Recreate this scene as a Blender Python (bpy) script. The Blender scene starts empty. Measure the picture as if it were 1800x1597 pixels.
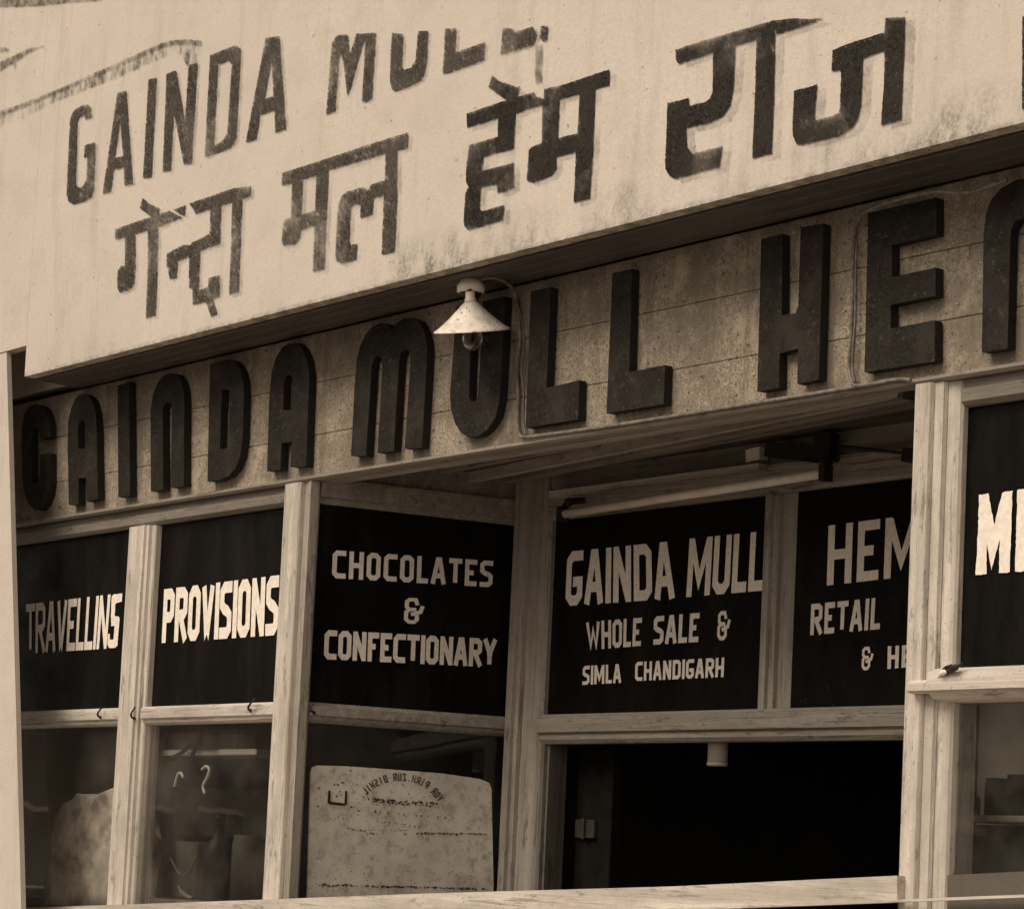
import bpy, bmesh, math, random
from mathutils import Vector, Matrix, noise
from mathutils.geometry import delaunay_2d_cdt

# ------------------------------------------------------------------ camera
SC = bpy.context.scene
COL = SC.collection
F, PX, PY = 4400.0, 900.0, 1150.0          # focal length and principal point, in pixels of an 1800 px wide frame
YAW, PITCH, ROLL = -0.8927332, 0.0839191, 0.0471401
CAM = Vector((0.0, -5.2, 1.6))
fw = Vector((math.sin(YAW)*math.cos(PITCH), math.cos(YAW)*math.cos(PITCH), math.sin(PITCH)))
rt0 = Vector((math.cos(YAW), -math.sin(YAW), 0)); up0 = rt0.cross(fw)
rt = rt0*math.cos(ROLL) + up0*math.sin(ROLL)
up = -rt0*math.sin(ROLL) + up0*math.cos(ROLL)
cd = bpy.data.cameras.new('camera'); cam = bpy.data.objects.new('camera', cd); COL.objects.link(cam)
m = Matrix((rt, up, -fw)).transposed().to_4x4(); m.translation = CAM; cam.matrix_world = m
cd.sensor_width = 36; cd.lens = F/1800*36; cd.shift_y = (PY-798.5)/1800; cd.shift_x = 0
cd.clip_start = 0.05; cd.clip_end = 500
SC.camera = cam

# ------------------------------------------------------------------ light
to_sun = Vector((-0.14, -0.62, 0.78)).normalized()
w = bpy.data.worlds.new('World'); SC.world = w; w.use_nodes = True
wt = w.node_tree; bg = wt.nodes['Background']
sky = wt.nodes.new('ShaderNodeTexSky'); sky.sky_type = 'NISHITA'; sky.sun_disc = False
sky.sun_elevation = math.asin(to_sun.z); sky.sun_rotation = math.atan2(to_sun.x, to_sun.y)
bw = wt.nodes.new('ShaderNodeRGBToBW'); tint = wt.nodes.new('ShaderNodeMix'); tint.data_type = 'RGBA'; tint.blend_type = 'MULTIPLY'
tint.inputs[0].default_value = 1; tint.inputs[7].default_value = (1.0, 0.88, 0.74, 1)   # sepia-toned daylight
wt.links.new(sky.outputs[0], bw.inputs[0]); wt.links.new(bw.outputs[0], tint.inputs[6]); wt.links.new(tint.outputs[2], bg.inputs[0])
bg.inputs[1].default_value = 0.075
sd = bpy.data.lights.new('sun', 'SUN'); sd.energy = 1.35; sd.angle = math.radians(40); sd.color = (1.0, 0.87, 0.72)
so = bpy.data.objects.new('sun', sd); COL.objects.link(so); so.rotation_euler = (-to_sun).to_track_quat('-Z', 'Y').to_euler(); so.location = (-6, -8, 9)
SC.view_settings.view_transform = 'Standard'; SC.view_settings.look = 'None'
SC.view_settings.exposure = 1.27; SC.view_settings.gamma = 1.0

random.seed(7)

# ------------------------------------------------------------------ object helpers
def tag(o, label=None, cat=None, group=None, kind=None):
    if label: o['label'] = label
    if cat: o['category'] = cat
    if group: o['group'] = group
    if kind: o['kind'] = kind
    return o
def thing(name, loc, label, cat, group=None):
    o = bpy.data.objects.new(name, None); COL.objects.link(o); o.location = loc; o.empty_display_size = .1
    return tag(o, label, cat, group)
def origin_of(p):
    v = Vector((0, 0, 0))
    while p is not None:
        v += p.location; p = p.parent
    return v
def obj(name, bm, mat, parent=None, smooth=False):
    me = bpy.data.meshes.new(name)
    bmesh.ops.recalc_face_normals(bm, faces=bm.faces)
    off = origin_of(parent)
    for v in bm.verts: v.co -= off
    bm.to_mesh(me); bm.free()
    if smooth:
        for p in me.polygons: p.use_smooth = True
    me.materials.append(mat)
    o = bpy.data.objects.new(name, me); COL.objects.link(o)
    if parent: o.parent = parent
    return o

class Frame:
    """local wall frame: u along the wall, z up, n outwards (towards the street)"""
    def __init__(s, O, U):
        s.O = Vector(O); s.U = Vector(U).normalized(); s.Z = Vector((0, 0, 1)); s.N = Vector((s.U.y, -s.U.x, 0))
    def w(s, u, z, n=0): return s.O + s.U*u + s.Z*z + s.N*n
    def pix(s, px, py, n=0):
        d = rt*((px-PX)/F) - up*((py-PY)/F) + fw
        t = ((s.O + s.N*n) - CAM).dot(s.N)/d.dot(s.N)
        q = CAM + d*t - s.O
        return q.dot(s.U), q.z
    def p3(s, px, py, n=0):
        u, z = s.pix(px, py, n); return s.w(u, z, n)
FR = Frame((0, 0, 0), (1, 0, 0))
RY = 0.85
RE = Frame((0, RY, 0), (1, 0, 0))
_a = FR.p3(549, 1060, -.05); _b = FR.p3(897, 1080, -RY)
SP = Frame((_a.x, _a.y, 0), (_b.x-_a.x, _b.y-_a.y, 0))

def box(bm, fr, u0, u1, z0, z1, n0, n1, bev=0.004):
    t = bmesh.new()
    vs = [t.verts.new(fr.w(u, z, n)) for n in (n0, n1) for z in (z0, z1) for u in (u0, u1)]
    for f in ((0,1,3,2),(4,6,7,5),(0,4,5,1),(2,3,7,6),(0,2,6,4),(1,5,7,3)): t.faces.new([vs[i] for i in f])
    bmesh.ops.recalc_face_normals(t, faces=t.faces)
    if bev: bmesh.ops.bevel(t, geom=t.edges[:], offset=bev, segments=1, affect='EDGES')
    me = bpy.data.meshes.new('t'); t.to_mesh(me); t.free(); bm.from_mesh(me); bpy.data.meshes.remove(me)
    return bm
def B(fr, *a, **k): return box(bmesh.new(), fr, *a, **k)
def prism(bm, fr, poly, n0, n1):
    """poly in (u,z), extruded from n0 to n1"""
    a = [bm.verts.new(fr.w(u, z, n1)) for u, z in poly]; b = [bm.verts.new(fr.w(u, z, n0)) for u, z in poly]
    bm.faces.new(a); bm.faces.new(b[::-1])
    k = len(poly)
    for i in range(k): bm.faces.new((a[i], b[i], b[(i+1) % k], a[(i+1) % k]))
    return bm
def hprofile(bm, fr, prof, z0, z1):
    """prof in (u,n): a post cross-section swept vertically"""
    a = [bm.verts.new(fr.w(u, z0, n)) for u, n in prof]; b = [bm.verts.new(fr.w(u, z1, n)) for u, n in prof]
    bm.faces.new(a); bm.faces.new(b[::-1]); k = len(prof)
    for i in range(k): bm.faces.new((a[i], b[i], b[(i+1) % k], a[(i+1) % k]))
    return bm
def vprofile(bm, fr, prof, u0, u1):
    """prof in (n,z): a rail cross-section swept along the wall"""
    a = [bm.verts.new(fr.w(u0, z, n)) for n, z in prof]; b = [bm.verts.new(fr.w(u1, z, n)) for n, z in prof]
    bm.faces.new(a); bm.faces.new(b[::-1]); k = len(prof)
    for i in range(k): bm.faces.new((a[i], b[i], b[(i+1) % k], a[(i+1) % k]))
    return bm
def tube(bm, pts, r, seg=8):
    pts = [Vector(p) for p in pts]; rings = []
    for i, p in enumerate(pts):
        d = (pts[min(i+1, len(pts)-1)] - pts[max(i-1, 0)]).normalized()
        a = d.cross(Vector((.31, .2, .93))).normalized(); b = d.cross(a)
        rr = r[i] if isinstance(r, (list, tuple)) else r
        rings.append([bm.verts.new(p + a*rr*math.cos(2*math.pi*k/seg) + b*rr*math.sin(2*math.pi*k/seg)) for k in range(seg)])
    for x, y in zip(rings, rings[1:]):
        for k in range(seg): bm.faces.new((x[k], x[(k+1) % seg], y[(k+1) % seg], y[k]))
    bm.faces.new(rings[0][::-1]); bm.faces.new(rings[-1])
    return bm
def lathe(bm, c, prof, seg=40, cap=True):
    c = Vector(c); rings = []
    for r, z in prof: rings.append([bm.verts.new(c + Vector((r*math.cos(2*math.pi*k/seg), r*math.sin(2*math.pi*k/seg), z))) for k in range(seg)])
    for x, y in zip(rings, rings[1:]):
        for k in range(seg): bm.faces.new((x[k], x[(k+1) % seg], y[(k+1) % seg], y[k]))
    if cap:
        bm.faces.new(rings[0][::-1]); bm.faces.new(rings[-1])
    return bm
def smooth_path(pts, n=6):
    pts = [Vector(p) for p in pts]; out = []
    P = [pts[0]] + pts + [pts[-1]]
    for i in range(1, len(P)-2):
        for k in range(n):
            t = k/n; a, b, c, d = P[i-1], P[i], P[i+1], P[i+2]
            out.append(.5*((2*b) + (c-a)*t + (2*a-5*b+4*c-d)*t*t + (3*b-a-3*c+d)*t**3))
    out.append(pts[-1]); return out

# ------------------------------------------------------------------ flat lettering (2-D union of outlines)
def area(p): return sum(p[i][0]*p[(i+1) % len(p)][1]-p[(i+1) % len(p)][0]*p[i][1] for i in range(len(p)))/2
def rough(p, step=.009, amp=.0012):
    if not amp: return p
    out = []
    for i in range(len(p)):
        a, b = p[i], p[(i+1) % len(p)]; L = math.hypot(b[0]-a[0], b[1]-a[1]); k = max(1, int(L/step))
        for j in range(k):
            t = j/k; x = a[0]+(b[0]-a[0])*t; y = a[1]+(b[1]-a[1])*t
            q = .45*noise.noise_vector(Vector((x*30, y*30, 3.1))) + .7*noise.noise_vector(Vector((x*120, y*120, 7.7)))
            out.append((x + q.x*amp*2, y + q.y*amp*2))
    return out
def flat(bm, fr, pos, neg=(), n=0.0, depth=0.0, amp=.0012):
    polys = [rough(p, amp=amp) for p in list(pos)+list(neg)]
    vs, fs = [], []
    for p in polys:
        if area(p) < 0: p = p[::-1]
        k = len(vs); vs += [Vector(q) for q in p]; fs.append(list(range(k, k+len(p))))
    V, E, Fc, ov, oe, of = delaunay_2d_cdt(vs, [], fs, 1, 1e-6)
    np_ = len(pos); keep = [f for f, o in zip(Fc, of) if any(i < np_ for i in o) and not any(i >= np_ for i in o)]
    vm = {}
    def gv(i, d):
        if (i, d) not in vm: vm[(i, d)] = bm.verts.new(fr.w(V[i][0], V[i][1], n - d))
        return vm[(i, d)]
    edges = {}
    for f in keep:
        bm.faces.new([gv(i, 0) for i in f])
        for i in range(3):
            a, b = f[i], f[(i+1) % 3]; edges[(a, b)] = 1
    if depth:
        for a, b in edges:
            if (b, a) not in edges: bm.faces.new((gv(b, 0), gv(a, 0), gv(a, depth), gv(b, depth)))
    return bm
def T(fr, n, ox, oy, s, pts): return [fr.pix(ox+x/s, oy+y/s, n) for x, y in pts]

# stroke alphabet: polylines in a 0..1 cell; 'c' closes the line
G = {
 'A': (.62, [((0,0),(.40,1),(.60,1),(1,0)), ('b',(.2,.27),(.8,.27))]),
 'B': (.58, [((0,0),(0,1),(.75,1),(1,.92),(1,.62),(.78,.52)), ('b',(0,.52),(.78,.52)), ((.78,.52),(1,.42),(1,.08),(.75,0),(0,0))]),
 'C': (.56, [((1,1),(.28,1),(0,.88),(0,.12),(.28,0),(1,0))]),
 'D': (.60, [('c',(0,0),(0,1),(.72,1),(1,.88),(1,.12),(.72,0))]),
 'E': (.52, [((1,1),(0,1),(0,0),(1,0)), ('b',(0,.5),(.85,.5))]),
 'F': (.50, [((1,1),(0,1),(0,0)), ('b',(0,.52),(.85,.52))]),
 'G': (.58, [((1,1),(.28,1),(0,.88),(0,.12),(.28,0),(.72,0),(1,.12),(1,.42),(.62,.42))]),
 'H': (.60, [((0,0),(0,1)), ((1,0),(1,1)), ('b',(0,.5),(1,.5))]),
 'I': (.17, [((.5,0),(.5,1))]),
 'L': (.48, [((0,1),(0,0),(1,0))]),
 'M': (.80, [((0,0),(0,1)), ((1,0),(1,1)), ('b',(.04,1.04),(.5,.22),(.96,1.04))]),
 'N': (.60, [((0,0),(0,1)), ((1,0),(1,1)), ('b',(.0,1.06),(1,-.06))]),
 'O': (.58, [('c',(0,.12),(0,.88),(.28,1),(.72,1),(1,.88),(1,.12),(.72,0),(.28,0))]),
 'P': (.56, [((0,0),(0,1),(.74,1),(1,.91),(1,.55),(.74,.46),(0,.46))]),
 'R': (.60, [((0,0),(0,1),(.74,1),(1,.91),(1,.58),(.74,.48),(0,.48)), ((.45,.46),(1,0))]),
 'S': (.56, [((1,1),(.28,1),(0,.9),(0,.62),(.28,.53),(.72,.47),(1,.38),(1,.1),(.72,0),(0,0))]),
 'T': (.56, [((0,1),(1,1)), ('b',(.5,0),(.5,.97))]),
 'U': (.58, [((0,1),(0,.12),(.28,0),(.72,0),(1,.12),(1,1))]),
 'V': (.60, [('b',(0,1.08),(.46,-.02),(.54,-.02),(1,1.08))]),
 'W': (.86, [('b',(0,1.08),(.25,.06),(.5,.72),(.75,.06),(1,1.08))]),
 'Y': (.60, [((0,1),(.5,.48)), ((1,1),(.5,.48)), ('b',(.5,0),(.5,.52))]),
 'Z': (.54, [((0,1),(1,1),(0,0),(1,0))]),
 '.': (.17, [((.5,0),(.5,.03))]),
 '&': (.66, [((.66,.84),(.58,1),(.2,1),(.02,.9),(.02,.66),(.2,.56),(.5,.56)), ((.2,.56),(0,.44),(0,.12),(.2,0),(.5,0),(.68,.12),(.68,.36)), ((.42,.36),(.74,.44),(.9,.46),(1,.66))]),
}
def stroke(pts, t, closed, capped):
    pts = [Vector(p) for p in pts]; n = len(pts); h = t/2
    if capped and not closed:
        pts[0] = pts[0] + (pts[0]-pts[1]).normalized()*h; pts[-1] = pts[-1] + (pts[-1]-pts[-2]).normalized()*h
    L, R = [], []
    for i, p in enumerate(pts):
        if closed or 0 < i < n-1:
            d0 = (p-pts[i-1]).normalized(); d1 = (pts[(i+1) % n]-p).normalized()
        else:
            d0 = d1 = (pts[1]-pts[0]).normalized() if i == 0 else (p-pts[i-1]).normalized()
        n0 = Vector((-d0.y, d0.x)); n1 = Vector((-d1.y, d1.x)); b = (n0+n1)
        b = b.normalized() if b.length > 1e-6 else n0
        k = h/max(.5, b.dot(n0)); L.append(p+b*k); R.append(p-b*k)
    return (L, R)
def glyph(ch, t):
    wd, lines = G[ch]; pos, neg = [], []
    for ln in lines:
        fl = ''
        if isinstance(ln[0], str): fl, ln = ln[0], ln[1:]
        pts = [(t/2 + x*max(wd-t, .0001), t/2 + y*(1-t)) for x, y in ln]
        L, R = stroke(pts, t, fl == 'c', fl == '')
        if fl == 'c':
            a, b = (L, R) if abs(area(L)) > abs(area(R)) else (R, L)
            pos.append(a); neg.append(b)
        else: pos += [[L[i], L[i+1], R[i+1], R[i]] for i in range(len(L)-1)]
    return wd, pos, neg
def word(bm, fr, n, text, quad, t=.17, gap=.10, mirror=False, amp=.0003):
    """quad: four picture corners BL, BR, TR, TL, taken onto the frame's plane"""
    q = [Vector(fr.pix(x, y, n)) for x, y in quad]; tot = 0; items = []
    for ch in text:
        if ch == ' ': tot += .35; continue
        wd, pos, neg = glyph(ch, t); items.append((tot, pos, neg)); tot += wd + gap
    tot -= gap
    def mp(x, y):
        a = x/tot
        if mirror: a = 1-a
        return tuple(q[0]*(1-a)*(1-y) + q[1]*a*(1-y) + q[2]*a*y + q[3]*(1-a)*y)
    for x0, pos, neg in items:
        flat(bm, fr, [[mp(x0+v[0], v[1]) for v in p] for p in pos], [[mp(x0+v[0], v[1]) for v in p] for p in neg], n, amp=amp)
    return bm
def Q(ox, oy, s, *pts): return [(ox+x/s, oy+y/s) for x, y in pts]

# ------------------------------------------------------------------ materials
TINT = (1.0, 0.90, 0.76)
def grey(v):
    k = min(1, max(0, (.55-v)/.5))                                          # darker coats are browner
    return (v, v*(.900-.035*k), v*(.795-.085*k), 1)
class NT:
    def __init__(s, name):
        s.m = bpy.data.materials.new(name); s.m.use_nodes = True; s.t = s.m.node_tree; s.bsdf = s.t.nodes['Principled BSDF']; s.out = s.t.nodes['Material Output']
        s.co = s.n('ShaderNodeNewGeometry').outputs['Position']
    def n(s, t, **k):
        x = s.t.nodes.new(t)
        for a, b in k.items(): setattr(x, a, b)
        return x
    def l(s, a, b): s.t.links.new(a, b)
    def mapped(s, sc):
        mp = s.n('ShaderNodeMapping'); mp.inputs['Scale'].default_value = sc; s.l(s.co, mp.inputs[0]); return mp.outputs[0]
    def noise(s, scale, detail=4, sc=None, rough=.6, dist=0):
        x = s.n('ShaderNodeTexNoise'); x.inputs['Scale'].default_value = scale; x.inputs['Detail'].default_value = detail
        x.inputs['Roughness'].default_value = rough; x.inputs['Distortion'].default_value = dist
        s.l(s.mapped(sc) if sc else s.co, x.inputs['Vector']); return x.outputs['Fac']
    def ramp(s, v, a, b, va=0.0, vb=1.0):
        x = s.n('ShaderNodeMapRange'); x.inputs[1].default_value = a; x.inputs[2].default_value = b; x.inputs[3].default_value = va; x.inputs[4].default_value = vb
        s.l(v, x.inputs[0]); return x.outputs[0]
    def math(s, op, a, b):
        x = s.n('ShaderNodeMath', operation=op)
        for i, v in enumerate((a, b)):
            if isinstance(v, (int, float)): x.inputs[i].default_value = v
            else: s.l(v, x.inputs[i])
        return x.outputs[0]
    def mix(s, fac, a, b):
        x = s.n('ShaderNodeMix', data_type='RGBA')
        if isinstance(fac, (int, float)): x.inputs[0].default_value = fac
        else: s.l(fac, x.inputs[0])
        for i, v in ((6, a), (7, b)):
            if isinstance(v, tuple): x.inputs[i].default_value = v
            else: s.l(v, x.inputs[i])
        return x.outputs[2]
    def finish(s, col, rough=.8, spec=.3, bump=None, bs=.3, bd=.004, alpha=None):
        s.l(col, s.bsdf.inputs['Base Color']) if not isinstance(col, tuple) else setattr(s.bsdf.inputs['Base Color'], 'default_value', col)
        if isinstance(rough, (int, float)): s.bsdf.inputs['Roughness'].default_value = rough
        else: s.l(rough, s.bsdf.inputs['Roughness'])
        s.bsdf.inputs['Specular IOR Level'].default_value = spec
        if bump is not None:
            b = s.n('ShaderNodeBump'); b.inputs['Strength'].default_value = bs; b.inputs['Distance'].default_value = bd
            s.l(bump, b.inputs['Height']); s.l(b.outputs[0], s.bsdf.inputs['Normal'])
        if alpha is not None:
            mx = s.n('ShaderNodeMixShader'); tr = s.n('ShaderNodeBsdfTransparent')
            s.l(alpha, mx.inputs[0]); s.l(tr.outputs[0], mx.inputs[1]); s.l(s.bsdf.outputs[0], mx.inputs[2]); s.l(mx.outputs[0], s.out.inputs[0])
        return s.m

def mat_whitewash(name, v, edge=None):
    t = NT(name)
    c = t.mix(t.ramp(t.noise(1.3, 5), .35, .65), grey(v*.93), grey(v*1.04))
    c = t.mix(t.ramp(t.noise(90, 3), .35, .7), c, grey(v*.90))
    st = t.noise(9, 5, (1, 1, .12), .65)                                   # rain streaks
    c = t.mix(t.ramp(st, .55, .74, 0, .34), c, grey(v*.5))
    c = t.mix(t.ramp(t.noise(4.2, 6, rough=.72), .50, .70, 0, .22), c, grey(v*.55))
    sp = t.noise(110, 2, rough=.5)                                         # fly specks and pits
    c = t.mix(t.ramp(sp, .70, .74, 0, .5), c, grey(v*.4))
    big = t.noise(38, 2, rough=.5); c = t.mix(t.ramp(big, .725, .75, 0, .6), c, grey(v*.3))
    c = t.mix(t.ramp(t.noise(60, 5, rough=.8, dist=2.5), .42, .60, .10, 0), c, grey(v*.6))
    if edge:                                                               # mould creeping up from the drip edge
        sx = t.n('ShaderNodeSeparateXYZ'); t.l(t.co, sx.inputs[0])
        h = t.ramp(sx.outputs[2], edge, edge+.16, 1, 0)
        pt = t.ramp(t.noise(1.9, 4, (1, 1, .5), .6), .50, .66, 0, 1)             # only in patches, none at the left end
        pt = t.math('MULTIPLY', pt, t.ramp(sx.outputs[0], -8.9, -7.6, .25, 1))
        k = t.math('MULTIPLY', t.math('MULTIPLY', h, pt), t.ramp(t.noise(14, 6, (1, 1, .45), .75), .40, .66, .1, 1.5))
        k = t.math('MULTIPLY', k, t.ramp(t.noise(70, 3), .34, .6, .25, 1))
        lip = t.math('MULTIPLY', t.ramp(sx.outputs[2], edge, edge+.022, .8, 0), t.ramp(t.noise(22, 5, rough=.7), .38, .62, 0, 1))
        c = t.mix(t.math('MINIMUM', t.math('MAXIMUM', k, lip), .8), c, grey(v*.22))
    return t.finish(c, .9, .2, t.math('ADD', t.noise(120, 3), t.math('MULTIPLY', t.noise(14, 4), 1.5)), .25, .004)
def brown(v): return (v, v*.84, v*.655, 1)
def mat_board(name, v):
    t = NT(name)
    worm = t.noise(62, 4, rough=.7, dist=3.0)
    c = t.mix(t.ramp(worm, .42, .58), brown(v*.5), brown(v*1.28))
    c = t.mix(t.ramp(t.noise(2.4, 7, rough=.75), .43, .58, 0, .8), c, brown(v*.48))
    c = t.mix(t.ramp(t.noise(4.5, 5, rough=.7), .54, .64, 0, .5), c, brown(v*1.5))
    c = t.mix(t.ramp(t.noise(52, 2, rough=.5), .63, .69, 0, .85), c, grey(v*.2))
    c = t.mix(t.ramp(t.noise(75, 2, rough=.5), .70, .74, 0, .7), c, grey(v*1.5))
    st = t.noise(9, 6, (1, 1, .10), .75); c = t.mix(t.ramp(st, .50, .63, 0, .65), c, brown(v*.36))
    return t.finish(c, .9, .15, worm, .6, .005)
def mat_dark_letter(name, v):
    t = NT(name)
    c = t.mix(t.ramp(t.noise(62, 4, rough=.7, dist=3), .42, .58), grey(v*.6), grey(v*1.6))
    c = t.mix(t.ramp(t.noise(5, 6, rough=.7), .46, .62, 0, .8), c, grey(v*2.2))
    c = t.mix(t.ramp(t.noise(38, 5, rough=.8), .60, .64, 0, .5), c, grey(.10))
    c = t.mix(t.ramp(t.noise(130, 2, rough=.4), .755, .78, 0, .8), c, grey(.22))
    return t.finish(c, .8, .10, t.noise(62, 4, rough=.7, dist=3), .35, .003)
def mat_worn_paint(name, v, wear):
    t = NT(name)
    c = t.mix(t.ramp(t.noise(48, 5, rough=.75, dist=2.5), .42, .58), grey(v*.4), grey(v*2.4))
    c = t.mix(t.ramp(t.noise(4.5, 4), .42, .68, 0, .75), c, grey(v*2.2))
    c = t.mix(t.ramp(t.noise(55, 2, rough=.4), .66, .72, 0, .85), c, grey(v*.25))
    a = t.ramp(t.noise(46, 6, rough=.85, dist=2.2), wear, wear+.03, 1, .1)
    a2 = t.ramp(t.noise(120, 2, rough=.4), .685, .71, 1, .05)
    fade = t.ramp(t.noise(3.0, 6, rough=.75), .48, .62, 1, .55)
    return t.finish(c, .8, .12, alpha=t.math('MULTIPLY', t.math('MULTIPLY', a, a2), fade))
def mat_ghost(name, v):
    t = NT(name)
    c = t.mix(t.ramp(t.noise(70, 3), .35, .65), grey(v*.7), grey(v*1.2))
    a = t.math('MULTIPLY', t.ramp(t.noise(7, 5, rough=.7), .40, .66, .04, .5), t.ramp(t.noise(85, 4, rough=.7), .34, .60, .25, 1))
    return t.finish(c, .9, .2, alpha=a)
def mat_stain_shadow(name, k):
    t = NT(name)
    c = t.mix(t.ramp(t.noise(60, 4), .3, .7), grey(.02), grey(.12))
    a = t.math('MULTIPLY', t.ramp(t.noise(30, 6, rough=.8), .36, .60, .1, 1), t.ramp(t.noise(4, 4), .32, .6, .3, 1))
    return t.finish(c, .9, .2, alpha=t.math('MULTIPLY', a, k))
def mat_drip_shadow(name):
    t = NT(name)
    a = t.math('MULTIPLY', t.ramp(t.noise(38, 6, (1, 1, .28), .8), .45, .60, 0, .8), t.ramp(t.noise(6, 4), .38, .58, .1, 1))
    return t.finish(grey(.08), .9, .2, alpha=a)
def mat_wood(name, v, axis, dirt=.6):
    t = NT(name); sc = {'z': (34, 34, 1.3), 'x': (1.3, 34, 34)}[axis]
    g = t.noise(1, 5, sc, .65)
    c = t.mix(t.ramp(g, .42, .58), grey(v*.78), grey(v*1.08))
    cr = t.noise(1, 5, tuple(a*2.0 for a in sc), .75)
    c = t.mix(t.ramp(cr, .555, .62, 0, dirt), c, grey(v*.28))                       # cracks along the grain
    c = t.mix(t.ramp(t.noise(.35, 7, tuple(a*(.5 if a > 5 else 5) for a in sc), .75), .47, .64, 0, .55), c, grey(v*.48))   # grime
    c = t.mix(t.ramp(t.noise(55, 4, rough=.7, dist=2), .40, .60, .30, 0), c, grey(v*.7))
    c = t.mix(t.ramp(t.noise(.75, 7, tuple(a*(1 if a > 5 else 6) for a in sc), .8), .575, .625, 0, .7), c, grey(v*.27))   # chipped paint
    c = t.mix(t.ramp(t.noise(95, 2, rough=.5), .69, .73, 0, .7), c, grey(v*.2))
    return t.finish(c, .55, .35, t.math('ADD', g, t.math('MULTIPLY', cr, .8)), .45, .004)
def mat_plain(name, v, rough=.6, var=.2, scale=30, spec=.3, bump=0):
    t = NT(name)
    c = t.mix(t.ramp(t.noise(scale, 4), .35, .65), grey(v*(1-var)), grey(v*(1+var)))
    return t.finish(c, rough, spec, t.noise(scale*2, 3) if bump else None, bump or .1, .003)
def mat_glass(name):
    t = NT(name); t.t.nodes.remove(t.bsdf)
    lw = t.n('ShaderNodeLayerWeight'); lw.inputs[0].default_value = .5
    refl = t.math('ADD', t.math('MULTIPLY', t.math('POWER', lw.outputs[1], 3.0), .9), .04)
    gl = t.n('ShaderNodeBsdfGlossy'); gl.inputs['Roughness'].default_value = .02; gl.inputs[0].default_value = (1, 1, 1, 1)
    tr = t.n('ShaderNodeBsdfTransparent'); tr.inputs[0].default_value = (.88, .88, .87, 1)
    df = t.n('ShaderNodeBsdfDiffuse'); df.inputs[0].default_value = grey(.5)
    wv = t.n('ShaderNodeBump'); wv.inputs['Strength'].default_value = .06; wv.inputs['Distance'].default_value = .02; t.l(t.noise(2.2, 2), wv.inputs['Height']); t.l(wv.outputs[0], gl.inputs['Normal'])
    m1 = t.n('ShaderNodeMixShader'); m2 = t.n('ShaderNodeMixShader')
    t.l(t.ramp(t.noise(3, 5), .42, .75, .005, .07), m1.inputs[0]); t.l(tr.outputs[0], m1.inputs[1]); t.l(df.outputs[0], m1.inputs[2])
    t.l(refl, m2.inputs[0]); t.l(m1.outputs[0], m2.inputs[1]); t.l(gl.outputs[0], m2.inputs[2]); t.l(m2.outputs[0], t.out.inputs[0])
    return t.m
def mat_shade():
    t = NT('chipped_enamel')
    c = t.mix(t.ramp(t.noise(16, 5, rough=.7), .45, .62), grey(.70), grey(.52))
    c = t.mix(t.ramp(t.noise(60, 4, rough=.7), .60, .64, 0, .85), c, grey(.08))
    return t.finish(c, .45, .4)
def mat_blackpanel():
    t = NT('black_signpaint'); st = t.noise(7, 5, (1, 1, .25), .7)
    c = t.mix(t.ramp(st, .45, .72), grey(.004), grey(.013))
    c = t.mix(t.ramp(t.noise(110, 2), .70, .74, 0, .6), c, grey(.10))
    return t.finish(c, t.ramp(t.noise(5, 5), .3, .7, .35, .65), .07)
M = dict(
 white=mat_whitewash('whitewash', .62, edge=3.565), white2=mat_whitewash('whitewash_plain', .60),
 board=mat_board('letter_board_paint', .37), letter=mat_dark_letter('raised_letter_paint', .020), letter_side=mat_plain('raised_letter_edge', .012, .7),
 worn=mat_worn_paint('worn_black_paint', .040, .538), dark=mat_worn_paint('black_paint', .017, .585), ghost=mat_ghost('ghost_paint', .30), mould=mat_stain_shadow('mould', 1.0), stain_shadow2=mat_drip_shadow('drip_edge_shadow'),
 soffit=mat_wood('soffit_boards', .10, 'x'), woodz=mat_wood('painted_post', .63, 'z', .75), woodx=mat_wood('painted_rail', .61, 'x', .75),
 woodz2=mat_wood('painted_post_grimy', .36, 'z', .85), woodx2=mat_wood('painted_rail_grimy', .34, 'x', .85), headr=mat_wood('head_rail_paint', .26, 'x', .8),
 panel=mat_blackpanel(), cream=mat_plain('cream_signpaint', .82, .6, .10, 60), glass=mat_glass('window_glass'),
 enamel=mat_plain('white_enamel', .80, .35, .05, 30, .5), metal=mat_plain('dull_metal', .12, .45, .3, 40), black=mat_plain('black_fittings', .02, .5, .3, 40),
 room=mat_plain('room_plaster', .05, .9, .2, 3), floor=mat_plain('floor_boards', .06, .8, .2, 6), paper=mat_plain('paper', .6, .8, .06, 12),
 cable=mat_plain('cable_sheath', .16, .6, .4, 40), tubem=mat_plain('fluorescent_glass', .86, .25, .08, 18, .5), card=mat_plain('card', .24, .8, .25, 8),
 asphalt=mat_plain('asphalt', .06, .9, .25, 25, bump=.3), paving=mat_plain('paving', .38, .9, .2, 8, bump=.2), stone=mat_whitewash('riser_plaster', .12),
 facade=mat_whitewash('facade_plaster', .20), roof=mat_plain('roof_sheet', .12, .7, .2, 10), shut=mat_plain('shutter_paint', .10, .6, .2, 10),
)
def board_poster():
    t = NT('stained_enamel_board')
    c = t.mix(t.ramp(t.noise(5, 5), .35, .68), grey(.80), grey(.58))
    c = t.mix(t.ramp(t.noise(20, 5, rough=.75), .52, .70, 0, .7), c, grey(.22))
    c = t.mix(t.ramp(t.noise(3.5, 5, rough=.7), .52, .68, 0, .4), c, grey(.40))
    c = t.mix(t.ramp(t.noise(90, 3), .64, .72, 0, .7), c, grey(.10))
    return t.finish(c, .5, .35)
M['poster'] = board_poster()

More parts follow.
